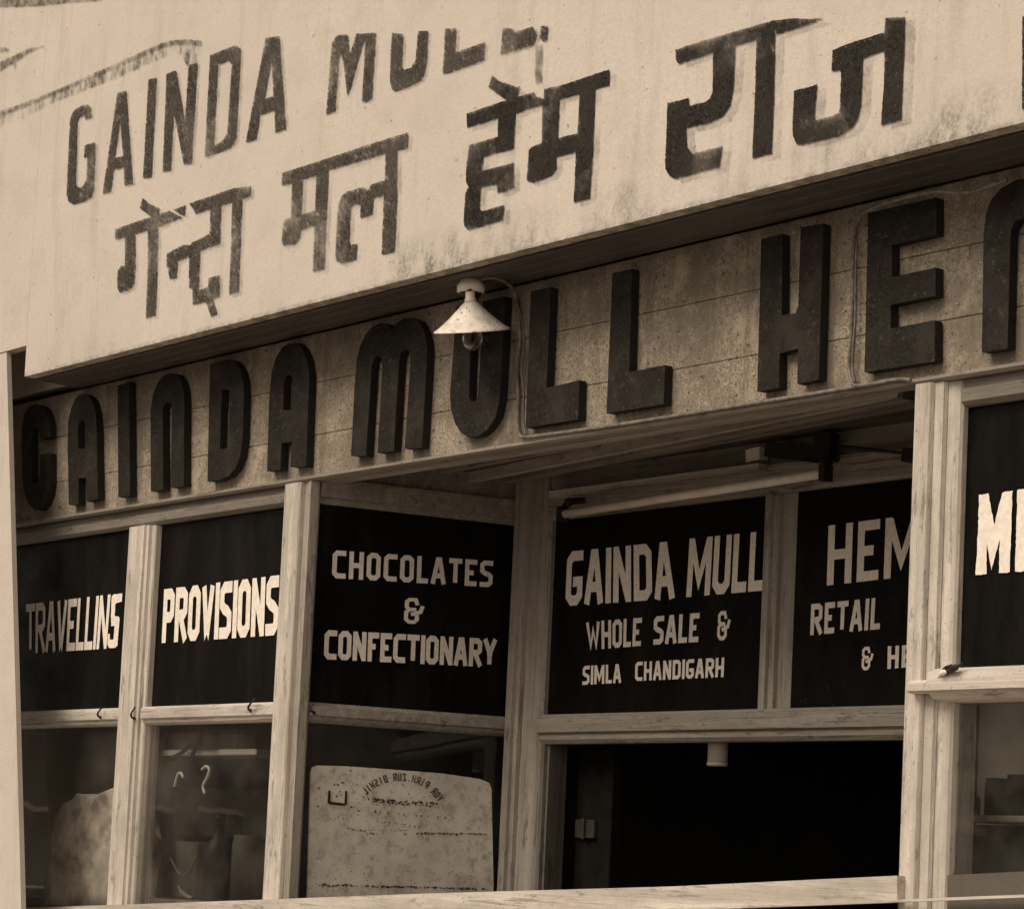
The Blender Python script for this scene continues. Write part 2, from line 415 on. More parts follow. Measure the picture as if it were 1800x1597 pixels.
# ================================================================== SETTING
ZB, ZS, ZT = 3.010, 3.556, 3.566        # board bottom, soffit, fascia drip edge
FY = 0.27                               # how far the fascia stands out
XL, XR = -13.5, -2.0                    # ends of the building front
def struct(name, bm, mat): return tag(obj(name, bm, mat), kind='structure')
bm = bmesh.new()
for x0, y0, x1, y1, z in ((-80, -90, 60, 60, -.12),):
    bm.faces.new([bm.verts.new(v) for v in ((x0, y0, z), (x1, y0, z), (x1, y1, z), (x0, y1, z))])
struct('ground', bm, M['paving'])
bm = bmesh.new(); bm.faces.new([bm.verts.new(v) for v in ((-80, -13, -.116), (60, -13, -.116), (60, -2.6, -.116), (-80, -2.6, -.116))]); struct('road', bm, M['asphalt'])
struct('pavement', B(FR, -60, 40, -.115, 0, .03, 2.6, bev=.01), M['paving'])

# shop building shell: rooms behind the windows, upper wall
shop = thing('shop_building', (-7.5, 2.5, 0), 'old whitewashed shop building with dark rooms behind its glazed front', 'building')
bm = bmesh.new()
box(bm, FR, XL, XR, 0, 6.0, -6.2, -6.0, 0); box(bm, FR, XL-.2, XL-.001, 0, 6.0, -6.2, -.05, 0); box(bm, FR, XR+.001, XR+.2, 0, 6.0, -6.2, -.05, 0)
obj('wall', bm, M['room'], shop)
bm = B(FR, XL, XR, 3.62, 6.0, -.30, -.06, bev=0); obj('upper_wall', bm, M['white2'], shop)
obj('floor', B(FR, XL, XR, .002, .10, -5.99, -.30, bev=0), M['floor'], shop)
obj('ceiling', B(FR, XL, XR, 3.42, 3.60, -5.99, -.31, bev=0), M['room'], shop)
obj('roof', B(FR, XL-.5, XR+.5, 6.01, 6.15, -6.5, .4, bev=0), M['roof'], shop)

# ================================================================== FASCIA SIGN
fas = thing('fascia_sign', (-7.0, -FY, ZT), 'broad whitewashed fascia sign with faded painted shop name in English above Hindi', 'sign')
nF = FY
drip = [FR.pix(43, 663, nF)[0], FR.pix(43, 608, nF)]
bm = bmesh.new()
prism(bm, FR, [(drip[0], ZT), (XR, ZT), (XR, 5.6), (drip[0], 5.6)], nF-.05, nF)
prism(bm, FR, [(XL, drip[1][1]), (drip[0]-.001, drip[1][1]), (drip[0]-.001, 5.6), (XL, 5.6)], nF-.05, nF)
obj('fascia_panel', bm, M['white'], fas)
bm = bmesh.new()
for k in range(3):
    n0 = .005 + k*(.215/3); box(bm, FR, drip[0]+.01, XR, ZS, ZS+.03, n0, n0+.0685, .003)
obj('soffit', bm, M['soffit'], fas)
obj('end_board', B(FR, drip[0]+.002, drip[0]+.03, ZT+.03, 5.55, .01, nF-.052), M['white2'], fas)
obj('back_wall', B(FR, XL, XR, ZS+.032, 5.6, -.055, 0, bev=0), M['white2'], fas)
N1 = nF + .004
def fword(name, ox, oy, s, polys, mat, holes=(), label=None, gh=None):
    P = [T(FR, N1, ox, oy, s, p) for p in polys]; H = [T(FR, N1, ox, oy, s, p) for p in holes]
    o = obj(name, flat(bmesh.new(), FR, P, H, N1, amp=.0014), mat, fas)
    if label: o['label'] = label
    if gh:
        Pg = [[(u+gh[0], z-gh[1]) for u, z in p] for p in P]; Hg = [[(u+gh[0], z-gh[1]) for u, z in p] for p in H]
        obj('painted_shadow', flat(bmesh.new(), FR, Pg, Hg, nF+.0018, amp=.003), M['ghost'], fas)
fword('painted_word', 0, 0, 3, [
 [(393,580),(425,560),(462,550),(480,572),(482,618),(449,630),(447,607),(420,617),(408,640),(398,960),(405,985),(425,990),(440,975),(455,945),(460,825),(442,832),(446,765),(503,750),(494,1000),(482,1035),(440,1062),(385,1077),(360,1060),(350,1025),(368,640),(378,600)],
 [(540,1022),(618,488),(665,480),(700,970),(655,978),(652,880),(600,893),(583,1010)],
 [(753,940),(782,418),(825,410),(798,932)],
 [(857,905),(877,388),(928,372),(975,640),(993,345),(1040,330),(1010,862),(968,868),(915,590),(900,898)],
 [(1078,830),(1107,292),(1245,237),(1268,262),(1265,340),(1245,720),(1232,760),(1205,783)],
 [(1295,750),(1400,200),(1472,190),(1507,680),(1450,698),(1447,580),(1372,605),(1350,735)]],
 M['worn'], holes=[[(605,835),(633,640),(648,822)], [(1128,770),(1148,338),(1205,318),(1222,340),(1198,700),(1178,738)], [(1392,527),(1430,325),(1442,505)]],
 label='faded hand-painted word GAINDA in English', gh=(.020, .010))
fword('painted_word', 560, 20, 7.985, [
 [(105,1445),(160,700),(185,450),(250,340),(320,325),(410,325),(440,590),(530,315),(805,300),(760,930),(750,1215),(680,1265),(605,1265),(640,700),(655,370),(560,650),(450,1060),(400,1185),(345,720),(310,580),(285,680),(230,1400)],
 [(1030,300),(1185,320),(1165,760),(1200,825),(1300,790),(1360,690),(1395,275),(1535,275),(1520,680),(1480,870),(1430,960),(1240,1060),(1080,1120),(1030,1100),(1000,980),(1010,600)],
 Q(0,0,1,*[((760-560+x/8.18)*7.985, y/8.18*7.985) for x, y in ((180,250),(340,245),(320,600),(755,440),(745,690),(250,875),(145,895),(165,600))]),
 Q(0,0,1,*[((760-560+x/8.18)*7.985, y/8.18*7.985) for x, y in ((1010,240),(1160,250),(1180,310),(1440,220),(1500,330),(1460,470),(1050,600),(975,625))]),
 Q(0,0,1,*[((760-560+x/8.18)*7.985, y/8.18*7.985) for x, y in ((1560,215),(1660,210),(1650,400),(1600,440),(1540,380))])],
 M['worn'], label='faded word MULL cut off at the top by fresh whitewash', gh=(.018, .010))
fword('painted_word', 190, 330, 6.656, [
 [(80,485),(510,335),(580,310),(715,268),(870,345),(585,460),(400,515),(80,605)],
 [(755,260),(910,200),(905,230),(890,330),(780,270)],
 [(405,118),(450,160),(530,210),(605,240),(585,330),(510,345),(370,232)],
 [(945,185),(1480,0),(1670,-20),(1665,90),(1560,130),(1450,165),(1310,205),(1200,245),(1020,300),(990,240)],
 [(195,560),(315,530),(320,960),(305,1100),(280,1160),(220,1200),(130,1220),(110,1170),(105,1060),(115,960),(150,915),(195,908)],
 [(465,490),(585,450),(575,950),(555,1490),(440,1525),(460,950)],
 [(1195,230),(1320,195),(1308,650),(1180,690),(1185,540)],
 [(985,640),(1190,535),(1308,560),(1308,650),(1075,735),(960,800),(815,850),(800,1050),(715,1070),(700,930),(680,930),(685,770),(780,720),(860,675),(960,668)],
 [(945,790),(1075,735),(1060,1190),(1165,1165),(1175,1055),(1305,1020),(1300,1275),(1230,1305),(1275,1470),(1200,1505),(1145,1330),(985,1365),(985,1170),(945,1170)],
 [(1450,150),(1568,110),(1550,600),(1525,1215),(1412,1248),(1435,700)]],
 M['worn'], label='first faded Hindi word beneath GAINDA', gh=(.022, .014))
fword('painted_word', 480, 230, 6.144, [
 [(95,455),(520,320),(980,165),(1460,15),(1450,185),(1340,210),(1215,240),(820,360),(600,420),(470,480),(320,515),(200,565),(90,590)],
 [(205,540),(320,500),(305,900),(450,860),(470,470),(600,400),(575,960),(555,1490),(428,1522),(445,1020),(300,1070),(290,1160),(240,1215),(110,1240),(92,1190),(105,1000),(130,955),(190,930)],
 [(1215,230),(1340,195),(1335,760),(1310,1305),(1170,1335),(1195,695),(1085,720),(1070,900),(940,940),(945,800),(900,785),(850,820),(835,880),(820,1180),(840,1235),(910,1220),(895,1385),(750,1430),(680,1410),(672,1330),(690,900),(710,780),(750,690),(800,655),(980,605),(1030,640),(1065,575),(1205,535)]],
 M['worn'], label='second faded Hindi word', gh=(.024, .016))
fword('painted_word', 800, 120, 5.324, [
 [(345,65),(400,115),(560,170),(575,180),(608,170),(580,275),(500,320),(470,290),(310,175)],
 [(105,425),(480,300),(590,265),(740,225),(760,265),(825,290),(815,345),(700,375),(565,420),(400,465),(110,555)],
 [(830,195),(990,160),(1445,10),(1440,155),(1310,195),(1160,240),(975,290),(830,300)],
 [(400,450),(565,400),(545,750),(265,825),(250,960),(545,885),(550,1115),(470,1150),(390,1165),(390,1085),(240,1110),(225,1310),(250,1335),(460,1280),(445,1420),(120,1515),(85,1480),(80,1420),(95,1170),(125,1105),(100,1070),(100,950),(130,720),(400,640)],
 [(815,280),(975,275),(960,655),(1145,605),(1165,225),(1310,180),(1290,740),(1260,1215),(1108,1255),(1130,780),(945,830),(950,930),(900,1000),(730,1070),(668,1050),(690,760),(720,735),(810,700)]],
 M['dark'], label='bolder black Hindi word above the lamp', gh=(.030, .018))
fword('painted_word', 1160, 20, 4.99, [
 [(135,335),(460,235),(980,85),(1130,65),(1435,65),(1340,100),(1015,205),(840,250),(660,305),(465,360),(165,460),(140,420)],
 [(465,345),(665,290),(640,700),(612,820),(560,910),(440,975),(228,1020),(235,1190),(290,1250),(550,1180),(520,1365),(240,1440),(130,1465),(80,1440),(48,1380),(45,1290),(60,1000),(65,805),(250,760),(255,830),(400,795),(440,765),(460,710)],
 [(845,240),(1010,190),(1000,700),(980,1245),(808,1290),(835,700)]],
 M['dark'], label='large black Hindi syllable with pale shadow, right of centre', gh=(.036, .020))
fword('painted_word', 1380, 20, 6.654, [
 [(555,455),(680,400),(1160,245),(1170,80),(1405,65),(1390,500),(1355,1270),(1120,1335),(1160,800),(1165,455),(910,550),(900,800),(885,1100),(850,1250),(780,1370),(640,1450),(200,1560),(130,1545),(90,1460),(85,1300),(105,930),(375,855),(345,1200),(355,1280),(560,1220),(620,1190),(640,1130),(655,720),(640,680),(540,700)]],
 M['dark'], label='rightmost large Hindi letter', gh=(.036, .016))
fword('painted_word', 0, 0, 1, [[(1797,28),(1840,24),(1832,190),(1796,192)]], M['dark'], label='edge of the next letter at the right')
# drip below MULL and small stains; fascia top edge and shadow painted at upper left
ML = [(-2,197), (40,183), (90,163), (130,146), (170,128), (215,108), (250,92), (285,77), (305,72), (330,71), (354,73)]
def along(t0, t1): return [(x, y+t0) for x, y in ML] + [(x, y+t1*(.55+.45*math.sin(x*.9)**2)) for x, y in ML[::-1]]
for st, mt in ((along(-1.5, 7), 'mould'), (along(3, 26), 'stain_shadow2'),
   ([(-2,-6),(190,-6),(170,2),(110,6),(60,11),(-2,13)], 'mould'), ([(0,108),(28,96),(50,85),(80,80),(62,88),(45,96),(30,108),(26,124),(22,112),(10,118),(0,126)], 'mould'), ([(0,84),(8,83),(16,86),(14,91),(6,90),(0,93)], 'mould'),
   ([(300,80),(352,75),(346,90),(344,112),(334,130),(326,112),(318,92)], 'stain_shadow2'), ([(328,110),(348,104),(346,150),(330,154)], 'stain_shadow2'), ([(940,80),(954,78),(952,145),(940,147)], 'mould')):
    fword('stain_edge_shadow', 0, 0, 1, [st], M[mt])

# ================================================================== LETTER BOARD
lb = thing('letter_board', (-7.0, 0, ZB), 'grimy plank board under the fascia carrying raised dark shop-name letters', 'sign')
bm = bmesh.new(); zs = [ZB, ZB+.155, ZB+.355, ZS-.002]
for i in range(3):
    x = XL
    while x < XR:
        box(bm, FR, x, XR, zs[i], zs[i+1]-.002, -.05, 0, .0015); x = XR
obj('plank_board', bm, M['board'], lb)
bm = bmesh.new(); vprofile(bm, FR, [(-.05, ZB-.001), (.012, ZB-.001), (.012, ZB-.010), (.002, ZB-.016), (-.05, ZB-.016)], XL, XR); obj('bottom_trim', bm, M['woodx2'], lb)
LD = .036
def raised(ch, ox, oy, s, poly, holes=()):
    P = T(FR, LD, ox, oy, s, poly); H = [T(FR, LD, ox, oy, s, h) for h in holes]
    bm = flat(bmesh.new(), FR, [P], H, LD, depth=LD-.004, amp=.0006)
    o = obj('raised_letter', bm, M['letter'], lb); o['label'] = 'raised dark letter ' + ch
    o.data.materials.append(M['letter_side'])
    for p in o.data.polygons:
        if abs(p.normal.y) < .5: p.material_index = 1
A_ = (30, 690, 7.261); B_ = (190, 630, 6.389); C_ = (450, 550, 5.4545); D_ = (770, 480, 5.15); E_ = (1040, 460, 5.706); F_ = (1310, 380, 4.989); G_ = (1490, 310, 4.435)
raised('G, leftmost on the board', *A_, [(420,560),(292,578),(288,500),(260,455),(210,455),(185,490),(188,1100),(200,1150),(262,1150),(275,1120),(288,1000),(295,790),(420,770),(420,1140),(400,1290),(350,1420),(290,1492),(220,1492),(150,1420),(95,1300),(65,1100),(55,600),(65,400),(95,270),(130,200),(190,160),(250,148),(310,165),(360,220),(395,310),(415,430)])
raised('A, between G and I', *A_, [(660,1430),(645,700),(650,360),(690,200),(740,80),(800,25),(860,15),(920,50),(965,120),(1000,250),(1015,420),(1030,1350),(885,1390),(880,1085),(785,1090),(785,1425)], [[(780,715),(775,450),(800,365),(830,345),(860,365),(868,450),(868,710)]])
raised('I, a single upright bar', *B_, [(105,300),(235,262),(245,1540),(115,1555)])
raised('N shaped like an arch', *B_, [(480,1490),(475,600),(500,420),(550,280),(620,195),(700,165),(770,175),(820,250),(850,380),(855,500),(850,1430),(700,1450),(715,620),(712,520),(680,485),(640,490),(615,560),(612,620),(618,1470)])
raised('D', *B_, [(1145,60),(1240,30),(1380,15),(1430,40),(1480,110),(1515,240),(1525,400),(1510,900),(1480,1100),(1430,1230),(1350,1320),(1240,1365),(1115,1380)], [[(1280,360),(1320,345),(1360,360),(1370,420),(1345,960),(1330,1005),(1290,1020),(1255,1010),(1268,600)]])
raised('A, between D and M', *C_, [(105,1515),(125,850),(150,560),(190,430),(250,330),(320,290),(400,290),(450,350),(490,450),(510,600),(480,1470),(330,1475),(345,1235),(245,1245),(235,1500)], [[(262,930),(265,680),(285,610),(320,585),(345,610),(348,680),(330,930)]])
raised('M with two round arches', *C_, [(910,1370),(945,700),(965,450),(1000,310),(1060,190),(1130,120),(1200,95),(1260,105),(1305,165),(1350,95),(1420,50),(1490,45),(1560,75),(1610,170),(1640,300),(1640,420),(1590,1290),(1425,1300),(1480,480),(1478,390),(1455,350),(1420,345),(1385,390),(1370,480),(1320,1320),(1165,1340),(1210,520),(1205,440),(1180,412),(1145,420),(1115,470),(1105,560),(1055,1370)])
raised('U behind the lamp', *D_, [(165,310),(310,280),(285,900),(280,1130),(300,1165),(340,1160),(360,1120),(385,700),(405,255),(605,210),(570,950),(555,1150),(520,1300),(450,1410),(370,1470),(290,1487),(210,1450),(150,1350),(115,1220),(108,1100),(130,800)])
raised('L, right of the lamp cable', *D_, [(840,165),(1022,125),(980,1040),(1278,968),(1268,1322),(792,1398)])
raised('L, before the wide gap', *E_, [(208,115),(405,70),(375,1105),(735,1035),(722,1425),(148,1520)])
raised('H', *F_, [(140,200),(325,155),(318,870),(440,852),(465,780),(485,100),(685,62),(645,1430),(455,1470),(462,1160),(300,1200),(295,1505),(105,1535)])
raised('E', *G_, [(160,285),(690,165),(690,450),(345,535),(345,785),(685,710),(685,930),(335,1000),(335,1185),(680,1120),(680,1440),(130,1525)])
raised('arched, cut by the right edge', *G_, [(1045,1370),(1060,450),(1080,290),(1120,180),(1200,90),(1310,30),(1420,10),(1540,60),(1600,200),(1610,400),(1590,1265),(1440,1300),(1450,460),(1420,360),(1370,325),(1310,345),(1275,410),(1268,480),(1245,1340)])

# ================================================================== SHOP WINDOWS
NP = -.045                       # black panels / panes lie this far behind the frame face
def uu(fr, px, py, n=0): return fr.pix(px, py, n)[0]
Z0, Z1 = 2.172, 2.918            # transom panel bottom and top
ZR = 2.098                       # underside of the transom rail
ZL = 1.10                        # bottom of the panes (below the ledge)
zc = ZB-.017                     # underside of the letter-board trim
ZK = 3.10                        # ceiling of the entrance recess
def rail_prof(n_out, z_top, z_bot, sill=False):
    h = z_top - z_bot
    return [(NP-.03, z_top+.004), (n_out-.012, z_top-.002), (n_out, z_top-.012), (n_out, z_bot+h*.34), (n_out-.012, z_bot+h*.28), (n_out-.014, z_bot+h*.12), (n_out-.028, z_bot), (NP-.03, z_bot)]
def post_prof(u0, u1, bead_l=.0, bead_r=.035, n=.012):
    p = [(u0, -.09), (u0, n-.004), (u0+.004, n)]
    if bead_l: p = [(u0, -.09), (u0, n-.02), (u0+bead_l*.5, n-.02), (u0+bead_l*.6, n-.006), (u0+bead_l, n)]
    b = bead_r
    p += [(u1-b, n), (u1-b+.003, n-.010), (u1-b*.55, n-.012), (u1-b*.45, n-.024), (u1-.004, n-.028), (u1, n-.034), (u1, -.09)]
    return p
def panel(fr, parent, u0, u1, mat=None): return obj('transom_panel', B(fr, u0, u1, Z0-.01, Z1+.02, NP-.012, NP, bev=0), mat or M['panel'], parent)
def pane(fr, parent, u0, u1, zb=ZL): return obj('window_pane', B(fr, u0, u1, zb, ZR+.01, NP-.006, NP, bev=0), M['glass'], parent)
def lettering(fr, parent, name, items):
    for it in items:
        bm = bmesh.new(); it(bm); obj(name, bm, M['cream'], parent)
NL = NP + .003
# --- posts on the front, measured half-way up
pA0, pA1 = uu(FR, 217, 1090, .012), uu(FR, 266, 1090, -.02)
pB0, pB1 = uu(FR, 489, 1060, .012), uu(FR, 522, 1060, .0)
pR0, pR1 = uu(FR, 1598, 960, .012), uu(FR, 1684, 960, -.02)
uLeft = XL+.4
# ---------------- window 1
w1 = thing('shop_window', ((uLeft+pA1)/2, 0, ZL), 'display window whose black transom panel reads TRAVELLING, beside the leaning pilaster', 'window', 'front windows of the shop')
obj('post', hprofile(bmesh.new(), FR, post_prof(pA0, pA1, 0, .045), ZL, zc-.078), M['woodz'], w1)
obj('transom_rail', vprofile(bmesh.new(), FR, rail_prof(.006, Z0, ZR), uLeft, pA0-.001), M['woodx'], w1)
obj('head_rail', vprofile(bmesh.new(), FR, [(-.09, Z1), (-.028, Z1), (-.016, Z1+.012), (-.014, Z1+.045), (-.026, Z1+.05), (-.028, zc-.001), (-.09, zc-.001)], uLeft, pA0-.001), M['headr'], w1)
p = panel(FR, w1, uLeft, pA0+.01)
def trav(bm):
    word(bm, FR, NL, 'TRAVELLIN', Q(40,1020,9.474,(55,1215),(1392,1132),(1465,228),(55,395)), .155, .05)
    flat(bm, FR, [T(FR, NL, 40, 1020, 9.474, [(1480,262),(1510,232),(1660,210),(1650,350),(1560,372),(1542,400),(1532,590),(1600,600),(1612,640),(1575,1080),(1540,1120),(1430,1120),(1408,1060),(1418,885),(1448,880),(1452,985),(1512,978),(1530,752),(1472,757),(1468,600)])], (), NL)
lettering(FR, p, 'painted_word', [trav])
pane(FR, w1, uLeft, pA0+.01)
# ---------------- window 2
w2 = thing('shop_window', ((pA1+pB1)/2, 0, ZL), 'display window whose black transom panel reads PROVISIONS, next to the entrance corner', 'window', 'front windows of the shop')
obj('corner_post', hprofile(bmesh.new(), FR, [(pB0, -.09), (pB0, .008), (pB0+.004, .012), (pB1-.004, .012), (pB1, .008), (pB1+.004, -.02), (pB1+.012, -.05), (pB1-.02, -.09)], ZL, zc-.001), M['woodz'], w2)
obj('transom_rail', vprofile(bmesh.new(), FR, rail_prof(.006, Z0, ZR), pA1+.001, pB0-.001), M['woodx'], w2)
obj('head_rail', vprofile(bmesh.new(), FR, [(-.09, Z1), (-.028, Z1), (-.010, Z1+.012), (-.008, Z1+.045), (-.024, Z1+.05), (-.026, zc-.001), (-.09, zc-.001)], pA0, pB0-.001), M['headr'], w2)
p = panel(FR, w2, pA1-.02, pB0+.01)
lettering(FR, p, 'painted_word', [lambda bm: word(bm, FR, NL, 'PROVISIONS', Q(270,1000,7.826,(110,1015),(1705,905),(1730,80),(145,275)), .20, .06)])
pane(FR, w2, pA1-.02, pB0+.01)
# ---------------- splayed side window
def su(px, py, n=0): return SP.pix(px, py, n)[0]
s0, s1 = su(548, 1060), su(897, 1080)
w3 = thing('shop_window', tuple(SP.w((s0+s1)/2, ZL, 0)), 'angled side window of the entrance whose transom panel reads CHOCOLATES & CONFECTIONARY', 'window')
def spost(a, b, z0=ZL, z1=zc-.001): return hprofile(bmesh.new(), SP, [(a, -.05), (a, .045), (b-.012, .045), (b-.008, .03), (b, .028), (b, -.05)], z0, z1)
SN = .0
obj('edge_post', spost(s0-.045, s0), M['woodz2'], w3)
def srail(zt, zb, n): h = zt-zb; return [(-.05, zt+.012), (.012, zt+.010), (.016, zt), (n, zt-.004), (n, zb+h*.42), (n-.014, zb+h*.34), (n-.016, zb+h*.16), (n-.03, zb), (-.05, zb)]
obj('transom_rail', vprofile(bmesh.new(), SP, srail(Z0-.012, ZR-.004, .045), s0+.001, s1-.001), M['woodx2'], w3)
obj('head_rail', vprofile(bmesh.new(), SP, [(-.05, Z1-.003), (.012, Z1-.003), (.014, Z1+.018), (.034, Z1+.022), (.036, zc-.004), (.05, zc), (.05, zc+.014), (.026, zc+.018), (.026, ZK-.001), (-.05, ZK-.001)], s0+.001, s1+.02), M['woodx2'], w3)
p = obj('transom_panel', B(SP, s0-.005, s1+.005, Z0-.02, Z1+.01, -.014, 0, bev=0), M['panel'], w3)
K = (570, 950, 5.625)
lettering(SP, p, 'painted_word', [
 lambda bm: word(bm, SP, .003, 'CHOCOLATES', Q(*K,(75,368),(1662,460),(1672,200),(85,92)), .185, .13),
 lambda bm: word(bm, SP, .003, '&', Q(*K,(785,815),(985,828),(990,570),(797,562)), .135),
 lambda bm: word(bm, SP, .003, 'CONFECTIONARY', Q(*K,(-5,1170),(1692,1252),(1705,972),(5,880)), .20, .07)])
obj('window_pane', B(SP, s0-.005, s1+.005, ZL, ZR, -.008, -.002, bev=0), M['glass'], w3)
# ---------------- entrance screen
def ru(px, py, n=0): return RE.pix(px, py, n)[0]
c0, c1 = ru(900, 1080, .04), ru(957, 1080, .02)
m0, m1 = ru(1338, 1060, .02), ru(1390, 1060, .0)
RR = -5.22
en = thing('entrance_screen', tuple(RE.w((c1+RR)/2, 0, 0)), 'recessed dark doorway screen with transom panels reading GAINDA MULL and HEM over the open entrance', 'doorway')
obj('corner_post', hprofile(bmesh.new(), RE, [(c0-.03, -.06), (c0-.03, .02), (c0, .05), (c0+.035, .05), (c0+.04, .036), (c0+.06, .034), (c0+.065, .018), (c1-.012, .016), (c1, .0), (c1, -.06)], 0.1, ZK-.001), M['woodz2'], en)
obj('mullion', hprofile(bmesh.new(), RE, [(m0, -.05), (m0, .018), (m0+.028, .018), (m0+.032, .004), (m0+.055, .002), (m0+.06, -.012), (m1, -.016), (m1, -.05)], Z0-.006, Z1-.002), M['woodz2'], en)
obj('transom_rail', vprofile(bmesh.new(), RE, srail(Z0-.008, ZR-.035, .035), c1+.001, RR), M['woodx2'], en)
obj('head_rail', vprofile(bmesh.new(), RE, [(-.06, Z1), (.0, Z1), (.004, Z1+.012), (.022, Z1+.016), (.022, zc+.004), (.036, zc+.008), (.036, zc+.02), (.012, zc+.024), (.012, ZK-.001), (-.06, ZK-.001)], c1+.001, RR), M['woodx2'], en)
RNP = -.018
p = obj('transom_panel', B(RE, c1-.005, m0+.005, Z0-.02, Z1+.01, RNP-.012, RNP, bev=0), M['panel'], en); p['label'] = 'black panel reading GAINDA MULL WHOLE SALE & SIMLA CHANDIGARH'
K1 = (980, 920, 4.865); K2 = (1010, 1060, 5.294); rn = RNP+.003
lettering(RE, p, 'painted_word', [
 lambda bm: word(bm, RE, rn, 'GAINDA', Q(*K1,(65,705),(1000,640),(985,148),(85,240)), .185, .09),
 lambda bm: word(bm, RE, rn, 'MULL', Q(*K1,(1100,628),(1755,572),(1778,62),(1130,128)), .18, .07),
 lambda bm: word(bm, RE, rn, 'WHOLE', Q(*K2,(115,435),(615,395),(628,132),(105,172)), .18, .09),
 lambda bm: word(bm, RE, rn, 'SALE', Q(*K2,(732,385),(1150,358),(1165,88),(740,120)), .19, .10),
 lambda bm: word(bm, RE, rn, '&', Q(*K2,(1325,345),(1445,340),(1452,70),(1335,72)), .135),
 lambda bm: word(bm, RE, rn, 'SIMLA', Q(*K2,(72,758),(432,738),(432,562),(78,582)), .19, .11),
 lambda bm: word(bm, RE, rn, 'CHANDIGARH', Q(*K2,(562,722),(1386,685),(1394,503),(566,545)), .19, .11)])
p = obj('transom_panel', B(RE, m1-.01, RR, Z0-.02, Z1+.01, RNP-.012, RNP, bev=0), M['panel'], en); p['label'] = 'black panel reading HEM and RETAIL, partly hidden by the right post'
K3 = (1410, 890, 5.324)
lettering(RE, p, 'painted_word', [
 lambda bm: word(bm, RE, rn, 'HEM', Q(*K3,(230,738),(1082,642),(1105,66),(247,178)), .165, .13),
 lambda bm: word(bm, RE, rn, 'RETAIL', Q(*K3,(75,1203),(725,1145),(742,848),(85,912)), .185, .12),
 lambda bm: word(bm, RE, rn, '&', Q(*K3,(555,1532),(662,1525),(668,1308),(562,1312)), .135),
 lambda bm: word(bm, RE, rn, 'HE', Q(*K3,(797,1518),(1020,1500),(1028,1293),(802,1305)), .19, .16)])
# jamb, door leaf standing open inwards, lock
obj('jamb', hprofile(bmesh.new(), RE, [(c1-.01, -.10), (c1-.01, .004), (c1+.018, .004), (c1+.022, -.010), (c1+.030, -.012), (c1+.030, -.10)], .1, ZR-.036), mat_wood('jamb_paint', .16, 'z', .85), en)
dl = obj('door_leaf', B(RE, c1+.032, c1+.235, .1, ZR-.04, -.20, -.155), mat_plain('door_paint', .012, .8, .3, 12, .08), en)
bm = bmesh.new(); zl = RE.pix(985, 1455, -.15)[1]
box(bm, RE, c1+.05, c1+.16, zl-.035, zl+.035, -.155, -.135, .003); box(bm, RE, c1+.10, c1+.115, zl-.04, zl+.04, -.135, -.122, .003)
obj('door_lock', bm, mat_plain('lock_metal', .05, .5, .3, 40), dl)
# ceiling of the entrance recess, with battens
bm = bmesh.new()
cz = zc + .002
def slab(pts, z0, z1):
    a = [bm.verts.new((x, y, z0)) for x, y in pts]; b = [bm.verts.new((x, y, z1)) for x, y in pts]; k = len(pts)
    bm.faces.new(a[::-1]); bm.faces.new(b)
    for i in range(k): bm.faces.new((a[i], a[(i+1) % k], b[(i+1) % k], b[i]))
sA = SP.w(s0, 0, -.02); sB = SP.w(s1, 0, -.02)
slab([(sA.x-.3, .055), (RR+.5, .055), (RR+.5, RY+.1), (sB.x-.2, RY+.1)], ZK, ZK+.03)
obj('recess_ceiling', bm, mat_wood('ceiling_boards', .10, 'x', .8), en)
for y0, y1, z0 in ((.056, .112, zc+.001), (.150, .205, zc+.028), (.245, .285, zc+.058)):
    k = (y0-.05)*.45
    bm = bmesh.new(); slab([(sA.x-.25, y0), (RR+.45-y0, y0), (RR+.45-y1, y1), (sA.x-.25, y1)], z0, z0+.022); obj('ceiling_batten', bm, mat_wood('ceiling_paint', .46, 'x', .9), en)
for k, (ya, yb, zd, wv) in enumerate(((RY-.08, .42, .030, .045), (RY-.20, .345, .040, .03), (RY-.33, .315, .022, .022), (RY-.03, .56, .018, .03))):
    bm = bmesh.new(); slab([(sB.x-.05-.12*k % .3, ya), (RR+.08, yb), (RR+.08, yb+wv), (sB.x-.02-.12*k % .3, ya+wv)], ZK-zd, ZK-.001); obj('ceiling_batten', bm, mat_wood('ceiling_strip', (.34, .5, .4, .28)[k], 'x', .9), en)
# ---------------- right window
w4 = thing('shop_window', (pR0+.6, 0, ZL), 'right-hand display window with tall moulded post and bold white letters M E', 'window', 'front windows of the shop')
u_ = lambda px, n=0.: uu(FR, px, 960, n)
q = [u_(1598, .014), u_(1627, .014), u_(1634, .0), u_(1650, .0), u_(1656, -.016), u_(1684, -.02)]
obj('post', hprofile(bmesh.new(), FR, [(q[0], -.12), (q[0], .010), (q[0]+.004, .014), (q[1]-.003, .014), (q[1], .010), (q[1]+.004, .002), (q[2], .0), (q[3], .0), (q[3]+.005, -.012), (q[4], -.014), (q[5]-.006, -.018), (q[5], -.026), (q[5], -.12)], ZL, zc-.001), M['woodz'], w4)
zr1, zr0 = FR.pix(1760, 1169, .03)[1], FR.pix(1760, 1209, .04)[1]
obj('transom_rail', vprofile(bmesh.new(), FR, [(-.09, zr1+.006), (.0, zr1+.002), (.034, zr1-.012), (.038, zr0+.022), (.046, zr0+.018), (.048, zr0), (.03, zr0-.006), (.01, zr0-.02), (-.02, zr0-.028), (-.09, zr0-.03)], u_(1650)+.006, XR), M['woodx'], w4)
